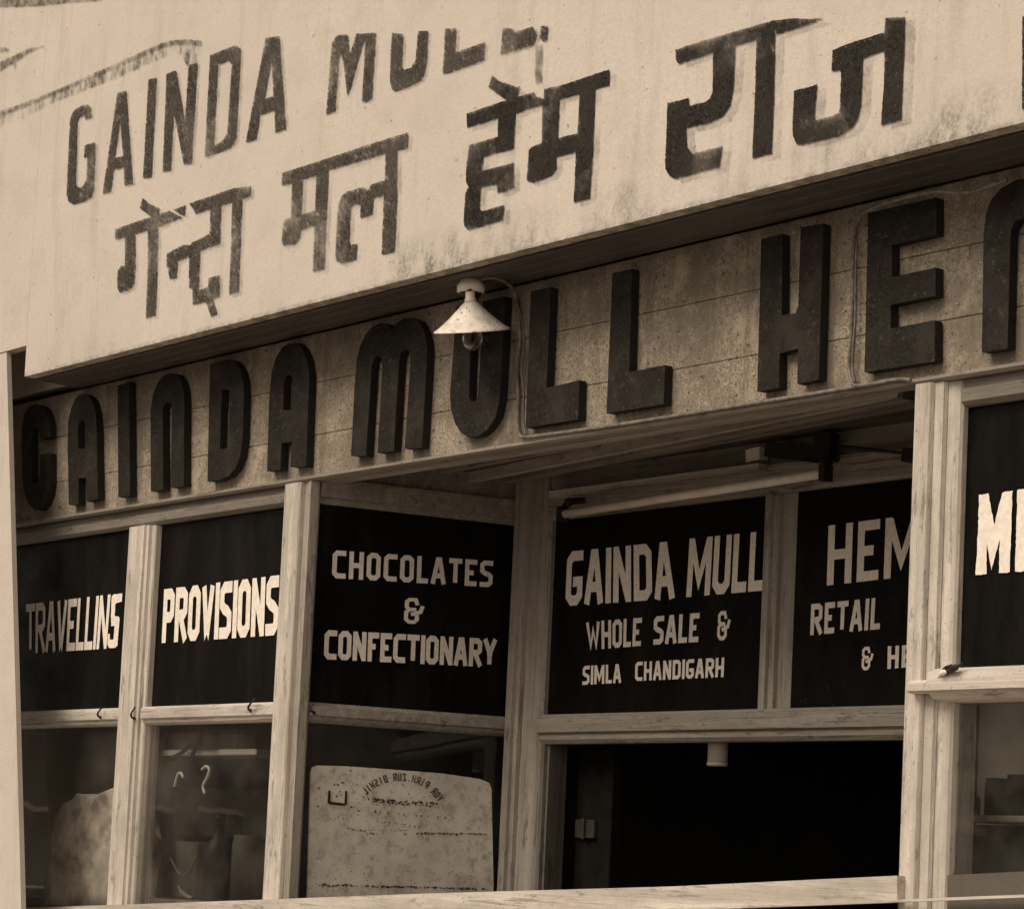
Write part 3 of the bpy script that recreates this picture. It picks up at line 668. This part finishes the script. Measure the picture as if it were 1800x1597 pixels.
bm = bmesh.new(); vprofile(bm, FR, [(.0, zr0+.03), (.03, zr0+.03), (.046, zr0+.018), (.048, zr0), (.03, zr0-.006), (.015, zr0-.006)], u_(1622), u_(1650)+.005)
obj('rail_end', bm, M['woodx'], w4)
obj('head_rail', vprofile(bmesh.new(), FR, [(-.09, Z1), (-.03, Z1), (-.012, Z1+.012), (-.008, Z1+.046), (-.02, Z1+.05), (-.02, zc-.001), (-.09, zc-.001)], q[5]+.001, XR), M['headr'], w4)
p = panel(FR, w4, q[5]-.02, XR)
def mel(bm):
    flat(bm, FR, [T(FR, NL, 1680, 840, 8.405, [(295,1425),(335,600),(345,245),(480,225),(570,690),(690,210),(838,190),(830,500),(795,1390),(640,1400),(650,900),(525,1360),(455,950),(450,1420)])], (), NL, amp=.0016)
    flat(bm, FR, [T(FR, NL, 1680, 840, 8.405, [(875,1385),(900,500),(908,175),(1300,130),(1300,330),(1070,350),(1065,650),(1250,640),(1250,830),(1060,850),(1055,1180),(1300,1160),(1300,1350)])], (), NL, amp=.0016)
lettering(FR, p, 'painted_word', [mel])
obj('window_pane', B(FR, q[5]-.02, XR, ZL, zr0-.02, NP-.006, NP, bev=0), M['glass'], w4)
# hooks and the bent catch on the rails
def hook(parent, px, py, dx, dz, fr=FR, n=.006):
    a = fr.p3(px, py, n); bm = bmesh.new()
    tube(bm, smooth_path([a, a+Vector((.01, -.018, .004)), a+Vector((dx*.5, -.024, dz*.4)), a+Vector((dx, -.016, dz))]), [.0045]*13 + [.0035]*6)
    bmesh.ops.create_icosphere(bm, subdivisions=1, radius=.008, matrix=Matrix.Translation(a))
    obj('hook', bm, M['black'], parent)
hook(w1, 177, 1260, .035, .04); hook(w2, 236, 1262, .03, .045); hook(w2, 441, 1248, .05, .045); hook(w3, 552, 1252, .012, .03, SP, .045)
bm = bmesh.new(); a = FR.p3(1672, 1180, .03)
tube(bm, smooth_path([a+Vector((-.03, -.004, -.012)), a+Vector((0, -.012, .0)), a+Vector((.022, -.018, .006)), a+Vector((.055, -.016, .020))]), [.003]*4+[.008]*6+[.009]*5+[.004]*4)
tube(bm, smooth_path([a+Vector((-.022, -.006, .004)), a+Vector((-.004, -.014, .010)), a+Vector((.012, -.012, .014))]), .006)
obj('catch', bm, M['black'], w4)
bm = tube(bmesh.new(), smooth_path([a+Vector((-.045, -.004, -.016)), a+Vector((-.020, -.014, -.004)), a+Vector((.0, -.016, -.002))]), [.003]*5+[.008]*5+[.005]*3); obj('catch_plate', bm, M['enamel'], w4)

# ================================================================== FRONT LEDGE, PILASTER, RISER
led = thing('window_ledge', (-7, -.14, 1.4), 'pale sagging ledge board running below the windows and doorway', 'ledge')
nl = .045
bm = bmesh.new(); prism(bm, FR, [FR.pix(x, y, nl) for x, y in ((-300,1606),(300,1586),(760,1569),(1180,1557),(1577,1538),(1577,1583),(1180,1597),(500,1625),(-300,1655))], .015, nl)
obj('ledge_board', bm, M['woodx'], led)
bm = bmesh.new(); prism(bm, FR, [FR.pix(x, y, nl+.01) for x, y in ((1100,1598),(1575,1580),(2300,1552),(2300,1557),(1575,1585),(1100,1603))], .03, nl+.012)
obj('ledge_nosing', bm, M['woodx'], led)
obj('riser_wall', B(FR, XL, XR, 0, 1.34, -.25, .0, bev=0), M['stone'], led)
bm = bmesh.new(); prism(bm, FR, [FR.pix(x, y, .02) for x, y in ((1660,1537),(2300,1505),(2300,1600),(1660,1600))], -.02, .008)
obj('riser_panel', bm, M['stone'], led)
nb = nF - .004
pil = thing('end_board', (-10.4, -nb, 0), 'pale upright board leaning slightly at the left end of the shop front', 'board')
e0 = FR.pix(20, 612, nb-.022); e1 = FR.pix(46, 1596, nb-.022); sl = (e1[0]-e0[0])/(e1[1]-e0[1])
xb = e0[0] + sl*(0-e0[1])
bm = bmesh.new(); prism(bm, FR, [(xb-.85, 0), (xb, 0), (e0[0], drip[1][1]-.002), (e0[0]-.85, drip[1][1]-.002)], nb-.022, nb)
obj('face_board', bm, M['white2'], pil)

# ================================================================== LAMP
la_c = FR.p3(830, 582, .14)
view = (la_c - CAM); dist = view.length; view.normalize()
_p = lambda x, y: CAM + (rt*((x-PX)/F) - up*((y-PY)/F) + fw)*(dist/(rt*((830-PX)/F) - up*((582-PY)/F) + fw).length)
rim = _p(898, 578.5) - _p(762, 586); r = rim.length/2; rim.normalize()
axis = rim.cross(view).normalized()                               # the shade hangs a little askew
axis = (axis + view*(-.03)).normalized()
if axis.z < 0: axis = -axis
lrot = axis.to_track_quat('Z', 'Y').to_matrix()
lamp = thing('pendant_lamp', tuple(la_c), 'small white enamel cone lamp with bare bulb hanging under the fascia', 'lamp')
H_ = (_p(831, 529) - _p(830, 582)).length
def turn(bm):
    for v in bm.verts: v.co = la_c + lrot @ (v.co - la_c)
    return bm
bm = lathe(bmesh.new(), la_c, [(r, 0), (r*.985, .005), (r*.84, H_*.16), (r*.60, H_*.42), (r*.34, H_*.74), (r*.19, H_*.93), (r*.12, H_), (r*.11, H_*.98), (r*.17, H_*.91), (r*.58, H_*.40), (r*.82, H_*.12), (r*.97, -.001)], 56, cap=False); obj('lamp_shade', turn(bm), mat_shade(), lamp, True)
bm = lathe(bmesh.new(), la_c, [(r*.155, H_*.96), (r*.15, H_+.006), (r*.125, H_+.010), (r*.12, H_+.030), (r*.06, H_+.032)], 24); obj('lamp_holder', turn(bm), M['enamel'], lamp, True)
top = la_c + axis*(H_+.03); rose = FR.p3(829, 484, .14); rose.z = ZS
obj('stem', tube(bmesh.new(), [top, top.lerp(rose, .5)+Vector((0, 0, .004)), rose-Vector((0, 0, .05))], .008, 10), M['black'], lamp, True)
rr = r*.36
bm = lathe(bmesh.new(), rose, [(rr*.86, -.044), (rr, -.040), (rr*1.02, -.018), (rr*.88, -.014), (rr*.84, -.001)], 32); obj('ceiling_rose', bm, M['enamel'], lamp, True)
bm = lathe(bmesh.new(), rose, [(rr*.10, -.062), (rr*.50, -.060), (rr*.84, -.0445)], 32); obj('rose_cap', bm, M['black'], lamp, True)
bm = lathe(bmesh.new(), la_c, [(.0005, -.066), (.018, -.062), (.031, -.049), (.036, -.030), (.034, -.010), (.024, .014), (.016, .030), (.015, .04)], 24); turn(bm)
tg = NT('bulb_glass'); tg.t.nodes.remove(tg.bsdf); a1 = tg.n('ShaderNodeBsdfTransparent'); a2 = tg.n('ShaderNodeBsdfGlossy'); a2.inputs['Roughness'].default_value = .05
lw = tg.n('ShaderNodeLayerWeight'); lw.inputs[0].default_value = .35; mx = tg.n('ShaderNodeMixShader'); tg.l(lw.outputs[1], mx.inputs[0]); tg.l(a1.outputs[0], mx.inputs[1]); tg.l(a2.outputs[0], mx.inputs[2]); tg.l(mx.outputs[0], tg.out.inputs[0])
obj('bulb', bm, tg.m, lamp, True)

# ================================================================== CABLES
def cable(label, pts, rad, mat):
    bm = tube(bmesh.new(), smooth_path(pts, 7), rad, 7)
    o = obj('cable', bm, mat, None, True); tag(o, label, 'cable', 'cables on the letter board'); return o
f = lambda x, y, n=.012: FR.p3(x, y, n)
cable('lamp cable running along the soffit, down beside the U and along the board foot', [f(842,492,.13), f(868,488,.12), f(895,500,.06), f(907,522,.02), f(912,560), f(914,600,.02), f(908,640,.02), f(910,665), f(911,700), f(910,745), f(913,762,.02), f(922,768,.02), f(960,764,.018), f(1050,752,.018), f(1150,737,.018), f(1330,708,.018), f(1480,684,.018), f(1570,668,.018), f(1600,668,.03)], .0065, M['cable'])
cable('thin second wire beside the lamp cable at the left L', [f(905,520,.02), f(917,560,.03), f(921,600,.02), f(917,650,.02), f(921,690,.02), f(920,740,.015), f(925,764,.02)], .004, M['metal'])
cable('dark cable looping over the raised E and down its left side', [f(1770,316,.10), f(1700,338,.10), f(1640,337,.11), f(1570,353,.10), f(1525,370,.06), f(1507,392,.02), f(1500,440), f(1499,520), f(1496,600), f(1493,640), f(1496,668,.02), f(1508,678,.02), f(1560,670,.02)], .0058, M['cable'])
cable('pale wire beside the dark cable at the raised E', [f(1506,420,.02), f(1504,480,.02), f(1503,560,.02), f(1498,640,.02), f(1502,672,.02)], .004, M['cable'])

# ================================================================== TUBE LIGHT
R3 = lambda x, y, n=.12: RE.p3(x, y, n)
tl = thing('tube_light', tuple(R3(1215, 868)), 'bare fluorescent tube light mounted over the GAINDA MULL transom panel', 'light fitting')
ta, tb = R3(993, 903), R3(1447, 832)
obj('tube', tube(bmesh.new(), [ta, tb], .0165, 14), M['tubem'], tl, True)
bm = bmesh.new(); xa, za = RE.pix(975, 880, .05); xb2, zb2 = RE.pix(1345, 812, .05)
A, Bq = RE.w(xa, za, .05), RE.w(xb2, zb2, .05)
def beam(bm, a, b, h, t):
    a, b = Vector(a), Vector(b); d = (b-a).normalized(); s = d.cross(Vector((0, 0, 1))).normalized(); upv = s.cross(d)
    vs = [bm.verts.new(p + s*i*t + upv*j*h) for p in (a, b) for i, j in ((-1,-1),(1,-1),(1,1),(-1,1))]
    for q4 in ((3,2,1,0),(4,5,6,7),(0,1,5,4),(1,2,6,5),(2,3,7,6),(3,0,4,7)): bm.faces.new([vs[k] for k in q4])
zmid = (za+zb2)/2
beam(bm, RE.w(xa, zmid-.0, .06), RE.w(xb2, zmid, .06), .013, .02); obj('batten', bm, mat_wood('batten_paint', .55, 'x', .9), tl)
for (e, s) in ((ta, 1), (tb, -1)):
    bm = bmesh.new(); h = e + Vector((-.012*s, 0, 0))
    beam(bm, h+Vector((-.012*s, 0, 0)), h+Vector((.012*s, 0, 0)), .026, .022)
    tube(bm, smooth_path([h+Vector((0, .0, .02)), h+Vector((.0, .03, .05)), h+Vector((.03*s, .08, .06))]), .012, 8)
    bmesh.ops.create_icosphere(bm, subdivisions=2, radius=.018, matrix=Matrix.Translation(h+Vector((.02*s, .01, .045))))
    obj('tube_holder', bm, M['black'], tl)
bm = bmesh.new(); a = R3(1400, 793, .06); beam(bm, R3(1352, 789, .06), R3(1440, 800, .06), .026, .02); beam(bm, R3(1436, 785, .07), R3(1466, 785, .07), .045, .02); obj('ballast', bm, M['black'], tl)
bm = bmesh.new(); b_ = R3(1340, 800, .05); beam(bm, R3(1318, 803, .05), R3(1342, 797, .05), .022, .02); obj('starter', bm, M['enamel'], tl)
obj('flex', tube(bmesh.new(), smooth_path([R3(1360, 783, .06), R3(1430, 786, .07), R3(1480, 785, .07), R3(1540, 791, .06), R3(1600, 797, .04), R3(1640, 799, .03)]), .006, 7), M['black'], tl, True)
bm = bmesh.new(); beam(bm, R3(1592, 800, .05), R3(1612, 800, .05), .022, .02); obj('junction_box', bm, M['black'], tl)

# ================================================================== ENAMEL NOTICE BOARD on the angled window
PN = .012; K = (550, 1320, 5.4545)
nbd = thing('notice_board', tuple(SP.w(*(SP.pix(700, 1600, PN)), PN)), 'stained white notice board with mirrored arched lettering fixed over the angled window', 'notice board')
P = T(SP, PN, *K, [(-20,200),(-5,150),(45,135),(300,140),(700,168),(1250,212),(1600,262),(1690,300),(1712,360),(1735,1400),(1735,1600),(-60,1650),(-40,900)])
obj('board_sheet', flat(bmesh.new(), SP, [P], [], PN, depth=.012, amp=.0006), M['poster'], nbd)
bm = bmesh.new(); txt = 'YOR PIRH.ZUR BISMIL,'
pts = [(1235,470), (1130,345), (1000,272), (850,245), (700,262), (560,330), (450,430)]
path = smooth_path([Vector((x, y, 0)) for x, y in pts], 20); acc = [0]
for a, b in zip(path, path[1:]): acc.append(acc[-1] + (b-a).length)
cell = acc[-1]/len(txt)
for i, ch in enumerate(txt):
    if ch == ' ': continue
    s = (i+.5)*cell; k = max(j for j in range(len(acc)) if acc[j] <= s); k = min(k, len(path)-2); c = path[k].lerp(path[k+1], (s-acc[k])/(acc[k+1]-acc[k]))
    d = (path[k+1]-path[k]).normalized(); u = Vector((-d.y, d.x, 0)) if -d.x*0 + d.x < 0 else Vector((d.y, -d.x, 0))
    if u.y > 0: u = -u
    hw, hh = (cell*.40 if ch not in 'I.,' else cell*.12), 38
    qd = [(c - d*hw - u*hh), (c + d*hw - u*hh), (c + d*hw + u*hh), (c - d*hw + u*hh)]
    word(bm, SP, PN+.0025, ch.replace(',', '.'), [(550+v.x/5.4545, 1320+v.y/5.4545) for v in qd], .2, amp=.0003)
obj('mirrored_lettering', bm, M['worn'], nbd)
bm = bmesh.new()
def blob(x, y, w_, h_):
    flat(bm, SP, [T(SP, PN+.0025, *K, [(x+w_*math.cos(t)*random.uniform(.6, 1), y+h_*math.sin(t)*random.uniform(.6, 1)) for t in [k*math.pi/4 for k in range(8)]])], (), PN+.0025, amp=0)
rows = [(540, 455, 1180, 500, 24, 24, 20), (548, 475, 1150, 522, 20, 22, 14), (1000, 785, 1660, 795, 30, 18, 18), (330, 735, 640, 800, 16, 16, 10), (60, 1275, 1660, 1320, 52, 24, 18), (560, 470, 1200, 505, 17, 20, 15), (600, 575, 1260, 640, 13, 14, 18), (620, 665, 1010, 720, 11, 11, 16), (350, 745, 900, 760, 20, 14, 8), (1010, 780, 1640, 790, 26, 17, 11), (60, 1285, 1640, 1310, 48, 22, 14), (560, 500, 1180, 530, 9, 9, 7)]
for x0, y0, x1, y1, k, ww, hh in rows:
    for i in range(k):
        if random.random() < .86:
            t = (i+random.uniform(-.3, .3))/max(1, k-1); blob(x0+(x1-x0)*t, y0+(y1-y0)*t+random.uniform(-6, 6), ww*random.uniform(.4, 1), hh*random.uniform(.4, 1))
for i in range(150): blob(random.uniform(20, 1690), random.uniform(300, 1380)**1.0, random.uniform(3, 11), random.uniform(3, 9))
for x, y in ((205,315),(240,320),(285,300),(230,430),(270,420),(370,530),(440,570),(360,185),(60,350),(50,525),(885,790)): blob(x, y, 15, 12)
obj('worn_marks', bm, M['worn'], nbd)['kind'] = 'stuff'
bm = bmesh.new(); pl = T(SP, PN+.004, *K, [(150,375),(168,375),(165,480),(305,498),(312,378),(328,378),(322,500),(300,520),(160,505),(142,485)])
flat(bm, SP, [pl], (), PN+.006, depth=.005, amp=0); obj('clip', bm, M['black'], nbd)

# ================================================================== THINGS INSIDE
# display back-board of the left windows
db = thing('display_case', (-8.6, .55, 1.1), 'dim display case lining behind the left shop windows', 'display case')
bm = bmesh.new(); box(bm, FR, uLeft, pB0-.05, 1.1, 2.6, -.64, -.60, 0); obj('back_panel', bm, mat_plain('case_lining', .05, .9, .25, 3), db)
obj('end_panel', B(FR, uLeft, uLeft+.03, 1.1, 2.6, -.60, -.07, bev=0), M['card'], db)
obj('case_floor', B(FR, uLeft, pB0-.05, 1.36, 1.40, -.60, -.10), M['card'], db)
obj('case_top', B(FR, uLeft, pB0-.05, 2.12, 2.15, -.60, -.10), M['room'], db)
def I3(x, y, n): return FR.p3(x, y, n)
def ibox(name, x0, x1, ytop, zb, n, d, mat, label, cat):
    ux0 = uu(FR, x0, 1400, n); ux1 = uu(FR, x1, 1400, n); zt_ = FR.pix((x0+x1)/2, ytop, n)[1]
    zb = zb if zb is not None else 1.402
    return tag(obj(name, B(FR, ux0, ux1, zb, zt_, n-d, n, bev=.003), mat, None), label, cat)
# shelf with pale lipping
# pale side board of the case
obj('side_board', B(FR, uu(FR, 262, 1450, -.5), uu(FR, 300, 1450, -.5), 1.4, 2.1, -.58, -.5), mat_plain('side_paint', .42, .9, .2, 5), db)
sh = thing('shelf', tuple(I3(356, 1322, -.25)), 'small shelf with pale front edge behind the PROVISIONS pane', 'shelf')
x0, zt_ = FR.pix(264, 1326, -.12); x1, _ = FR.pix(449, 1320, -.12)
obj('shelf_board', B(FR, x0, x1, zt_-.002, zt_+.018, -.36, -.132), M['card'], sh); obj('shelf_edge', B(FR, x0, x1, zt_-.004, zt_+.020, -.13, -.12), M['enamel'], sh)
ibox('carton', 284, 345, 1288, zt_+.021, -.16, .1, M['card'], 'grey carton standing at the left on the pale-edged shelf', 'box')
ibox('carton', 352, 408, 1289, zt_+.021, -.17, .1, mat_plain('card_dark', .15, .8, .2, 9), 'darker carton standing in the middle of the pale-edged shelf', 'box')
ibox('box_stack', 297, 352, 1478, None, -.34, .14, mat_plain('card_pale', .30, .8, .25, 6), 'pale carton on the case floor left of the dark bottle', 'box')
ibox('trunk', 300, 470, 1385, 1.66, -.45, .1, mat_plain('trunk_leather', .09, .6, .25, 9), 'dark leather case hung on the case back', 'case')
bt = I3(377, 1600, -.27)
bm = bmesh.new(); lathe(bm, (bt.x, bt.y, 1.402), [(.052, 0), (.055, .02), (.055, .20), (.045, .235), (.024, .255), (.022, .32), (.026, .325), (.026, .35)], 24); tag(obj('bottle', bm, M['black'], None, True), 'tall black bottle on the case floor', 'bottle')
bt = I3(428, 1600, -.33); bm = bmesh.new(); lathe(bm, (bt.x, bt.y, 1.402), [(.06, 0), (.06, .24), (.055, .25), (.055, .27)], 24); tag(obj('tin', bm, M['shut'], None, True), 'dull grey tin right of the black bottle', 'tin')
hk = thing('hanging_hooks', tuple(I3(330, 1370, -.2)), 'bent wire hooks hanging below the shelf behind the PROVISIONS pane', 'hooks')
for pts in (((307,1382),(312,1362),(318,1358),(322,1366)), ((355,1352),(362,1346),(368,1352),(364,1366),(357,1380),(360,1394))):
    obj('wire_hook', tube(bmesh.new(), smooth_path([I3(x, y, -.10) for x, y in pts]), .006, 7), M['enamel'], hk, True)
for pts in (((300,1335),(325,1318),(335,1310),(352,1310),(375,1312)), ((335,1335),(345,1312),(352,1292))):
    obj('cord', tube(bmesh.new(), smooth_path([I3(x, y, -.10) for x, y in pts]), .009, 7), M['black'], hk, True)
tg_ = B(FR, uu(FR, 155, 1400, -.09), uu(FR, 191, 1400, -.09), FR.pix(170, 1408, -.09)[1], FR.pix(170, 1395, -.09)[1], -.093, -.09, bev=0)
tag(obj('paper_tag', tg_, M['enamel']), 'small white paper tag behind the TRAVELLING pane', 'tag')
# added pale sack standing in for the bright reflection in window 1
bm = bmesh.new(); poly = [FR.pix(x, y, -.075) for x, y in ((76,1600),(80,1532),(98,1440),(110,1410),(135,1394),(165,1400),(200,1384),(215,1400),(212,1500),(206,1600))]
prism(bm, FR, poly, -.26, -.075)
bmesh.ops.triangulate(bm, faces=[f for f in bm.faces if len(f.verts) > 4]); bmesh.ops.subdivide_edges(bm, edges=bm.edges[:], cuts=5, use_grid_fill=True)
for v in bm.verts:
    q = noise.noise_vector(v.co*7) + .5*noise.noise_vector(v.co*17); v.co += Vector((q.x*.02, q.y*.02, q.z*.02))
tag(obj('reflection_sack', bm, mat_plain('reflection_pale', .70, .9, .5, 9), None, True), 'added pale crumpled sack standing in for the reflection in the TRAVELLING pane', 'sack')
bm = tube(bmesh.new(), smooth_path([I3(x, y, -.12) for x, y in ((300,1508),(312,1530),(322,1538),(334,1530),(344,1508))]), .0035, 6); obj('cord', bm, M['cable'], hk, True)
bm = tube(bmesh.new(), smooth_path([I3(x, y, -.12) for x, y in ((314,1556),(318,1566),(328,1574),(338,1577))]), [.004]*6+[.010]*6+[.008]*7, 8); tag(obj('scoop', bm, M['card'], None, True), 'small pale curved scoop low behind the PROVISIONS pane', 'scoop')

# right window goods
rs = thing('goods_shelf', tuple(I3(1760, 1480, -.20)), 'dark shelf inside the right-hand window', 'shelf')
zz = FR.pix(1750, 1432, -.20)[1]
obj('shelf_board', B(FR, -4.66, XR, zz-.02, zz, -.40, -.20), M['card'], rs)
obj('back_panel', B(FR, -4.80, XR, 1.1, 2.4, -.45, -.42, bev=0), mat_plain('case_lining_warm', .20, .9, .25, 3), rs)
for i, (xa_, wd_, yt) in enumerate(((1700, 20, 1400), (1735, 34, 1368), (1772, 40, 1362))):
    b = I3(xa_+wd_/2, 1420, -.28); h_ = FR.pix(xa_+wd_/2, yt, -.28)[1] - zz; rr_ = abs(uu(FR, xa_+wd_, 1400, -.28)-uu(FR, xa_, 1400, -.28))/2
    bm = bmesh.new(); lathe(bm, (b.x, b.y, zz+.001), [(rr_, 0), (rr_, h_*.86), (rr_*.9, h_*.9), (rr_*.9, h_)], 24)
    tag(obj('tin', bm, mat_plain('tin_paint', .008, .7, .3, 20, .1), None, True), ['short dark tin, leftmost on the right window shelf', 'broad dark tin in the middle of the right window shelf', 'largest dark tin at the picture edge on the right window shelf'][i], 'tin', 'tins in the right window')
obj('lower_lining', B(FR, -4.80, XR, 1.1, zz-.021, -.418, -.39, bev=0), mat_plain('lower_lining', .012, .8, .3, 5, .1), rs)
# hanging lamp in the doorway
hl = thing('doorway_lamp', tuple(RE.p3(1261, 1348, -.14)), 'short pale cylindrical lamp hanging in the dark doorway', 'lamp')
hc = RE.p3(1261, 1344, -.14); hr = abs(ru(1277, 1320, -.14)-ru(1245, 1320, -.14))/2*.78; hh = RE.pix(1261, 1290, -.14)[1]-hc.z
bm = bmesh.new(); lathe(bm, hc, [(hr, .012), (hr*1.0, hh), (hr*.4, hh+.02), (hr*.1, hh+.02)], 28); obj('lamp_body', bm, M['enamel'], hl, True)
bm = bmesh.new(); lathe(bm, hc, [(hr*.98, -.004), (hr*1.06, 0), (hr*1.06, .010), (hr*.98, .011)], 28); obj('rim', bm, M['enamel'], hl, True)
obj('flex', tube(bmesh.new(), [hc+Vector((0, 0, hh+.02)), (hc.x, hc.y, 3.418)], .005, 7), M['black'], hl)
# partitions that keep the entrance dark
bm = bmesh.new(); box(bm, FR, pB0-.04, pB0-.005, .1, 3.41, -5.9, -.12, 0); obj('partition', bm, M['room'], shop)
bm = bmesh.new(); box(bm, FR, RR+.05, RR+.09, .1, 3.41, -5.9, -.92, 0); obj('partition', bm, M['room'], shop)
RS = Frame((-5.15, .90, 0), (.37, -.76, 0)); obj('side_lining', B(RS, 0, .78, .1, zc-.002, -.02, .02, bev=0), mat_wood('lining_boards', .12, 'z'), en)

# ================================================================== ACROSS THE STREET (seen in the glass)
def house(x, y, wd, dp, h, mat, label, roofh=1.6):
    t = thing('town_house', (x+wd/2, y, 0), label, 'building', 'houses across the street')
    BK = Frame((0, y, 0), (-1, 0, 0))
    bm = bmesh.new(); box(bm, BK, -x-wd, -x, -.1, h, -dp, 0, .01); obj('wall', bm, mat, t)
    bm = bmesh.new(); vprofile(bm, BK, [(.5, h+.003), (-dp/2, h+roofh), (-dp-.5, h+.003)], -x-wd-.3, -x+.3); obj('roof', bm, M['roof'], t)
    k = int(wd/2.2)
    for i in range(k):
        u = -x-wd + (i+.5)*wd/k
        for z0, z1 in ((.0, 2.3), (3.3, 4.7)):
            if z1 < h:
                o = obj('window', B(BK, u-.55, u+.55, z0, z1, 0, .03), M['shut'], t)
                obj('frame', B(BK, u-.65, u+.65, z1+.002, z1+.12, 0, .06), M['woodx'], o)
house(-66, -20, 31.8, 7, 7.4, M['facade'], 'pale two-storey house across the street, farthest left')
house(-34, -20.5, 8, 7, 8.6, M['white2'], 'tall whitewashed house across the street, between two lower ones')
house(-25.6, -20, 9.2, 7, 7.0, M['facade'], 'low pale house across the street facing the shop')
house(-16, -20.4, 12, 7, 8.0, M['stone'], 'grey plastered house across the street, farthest right')
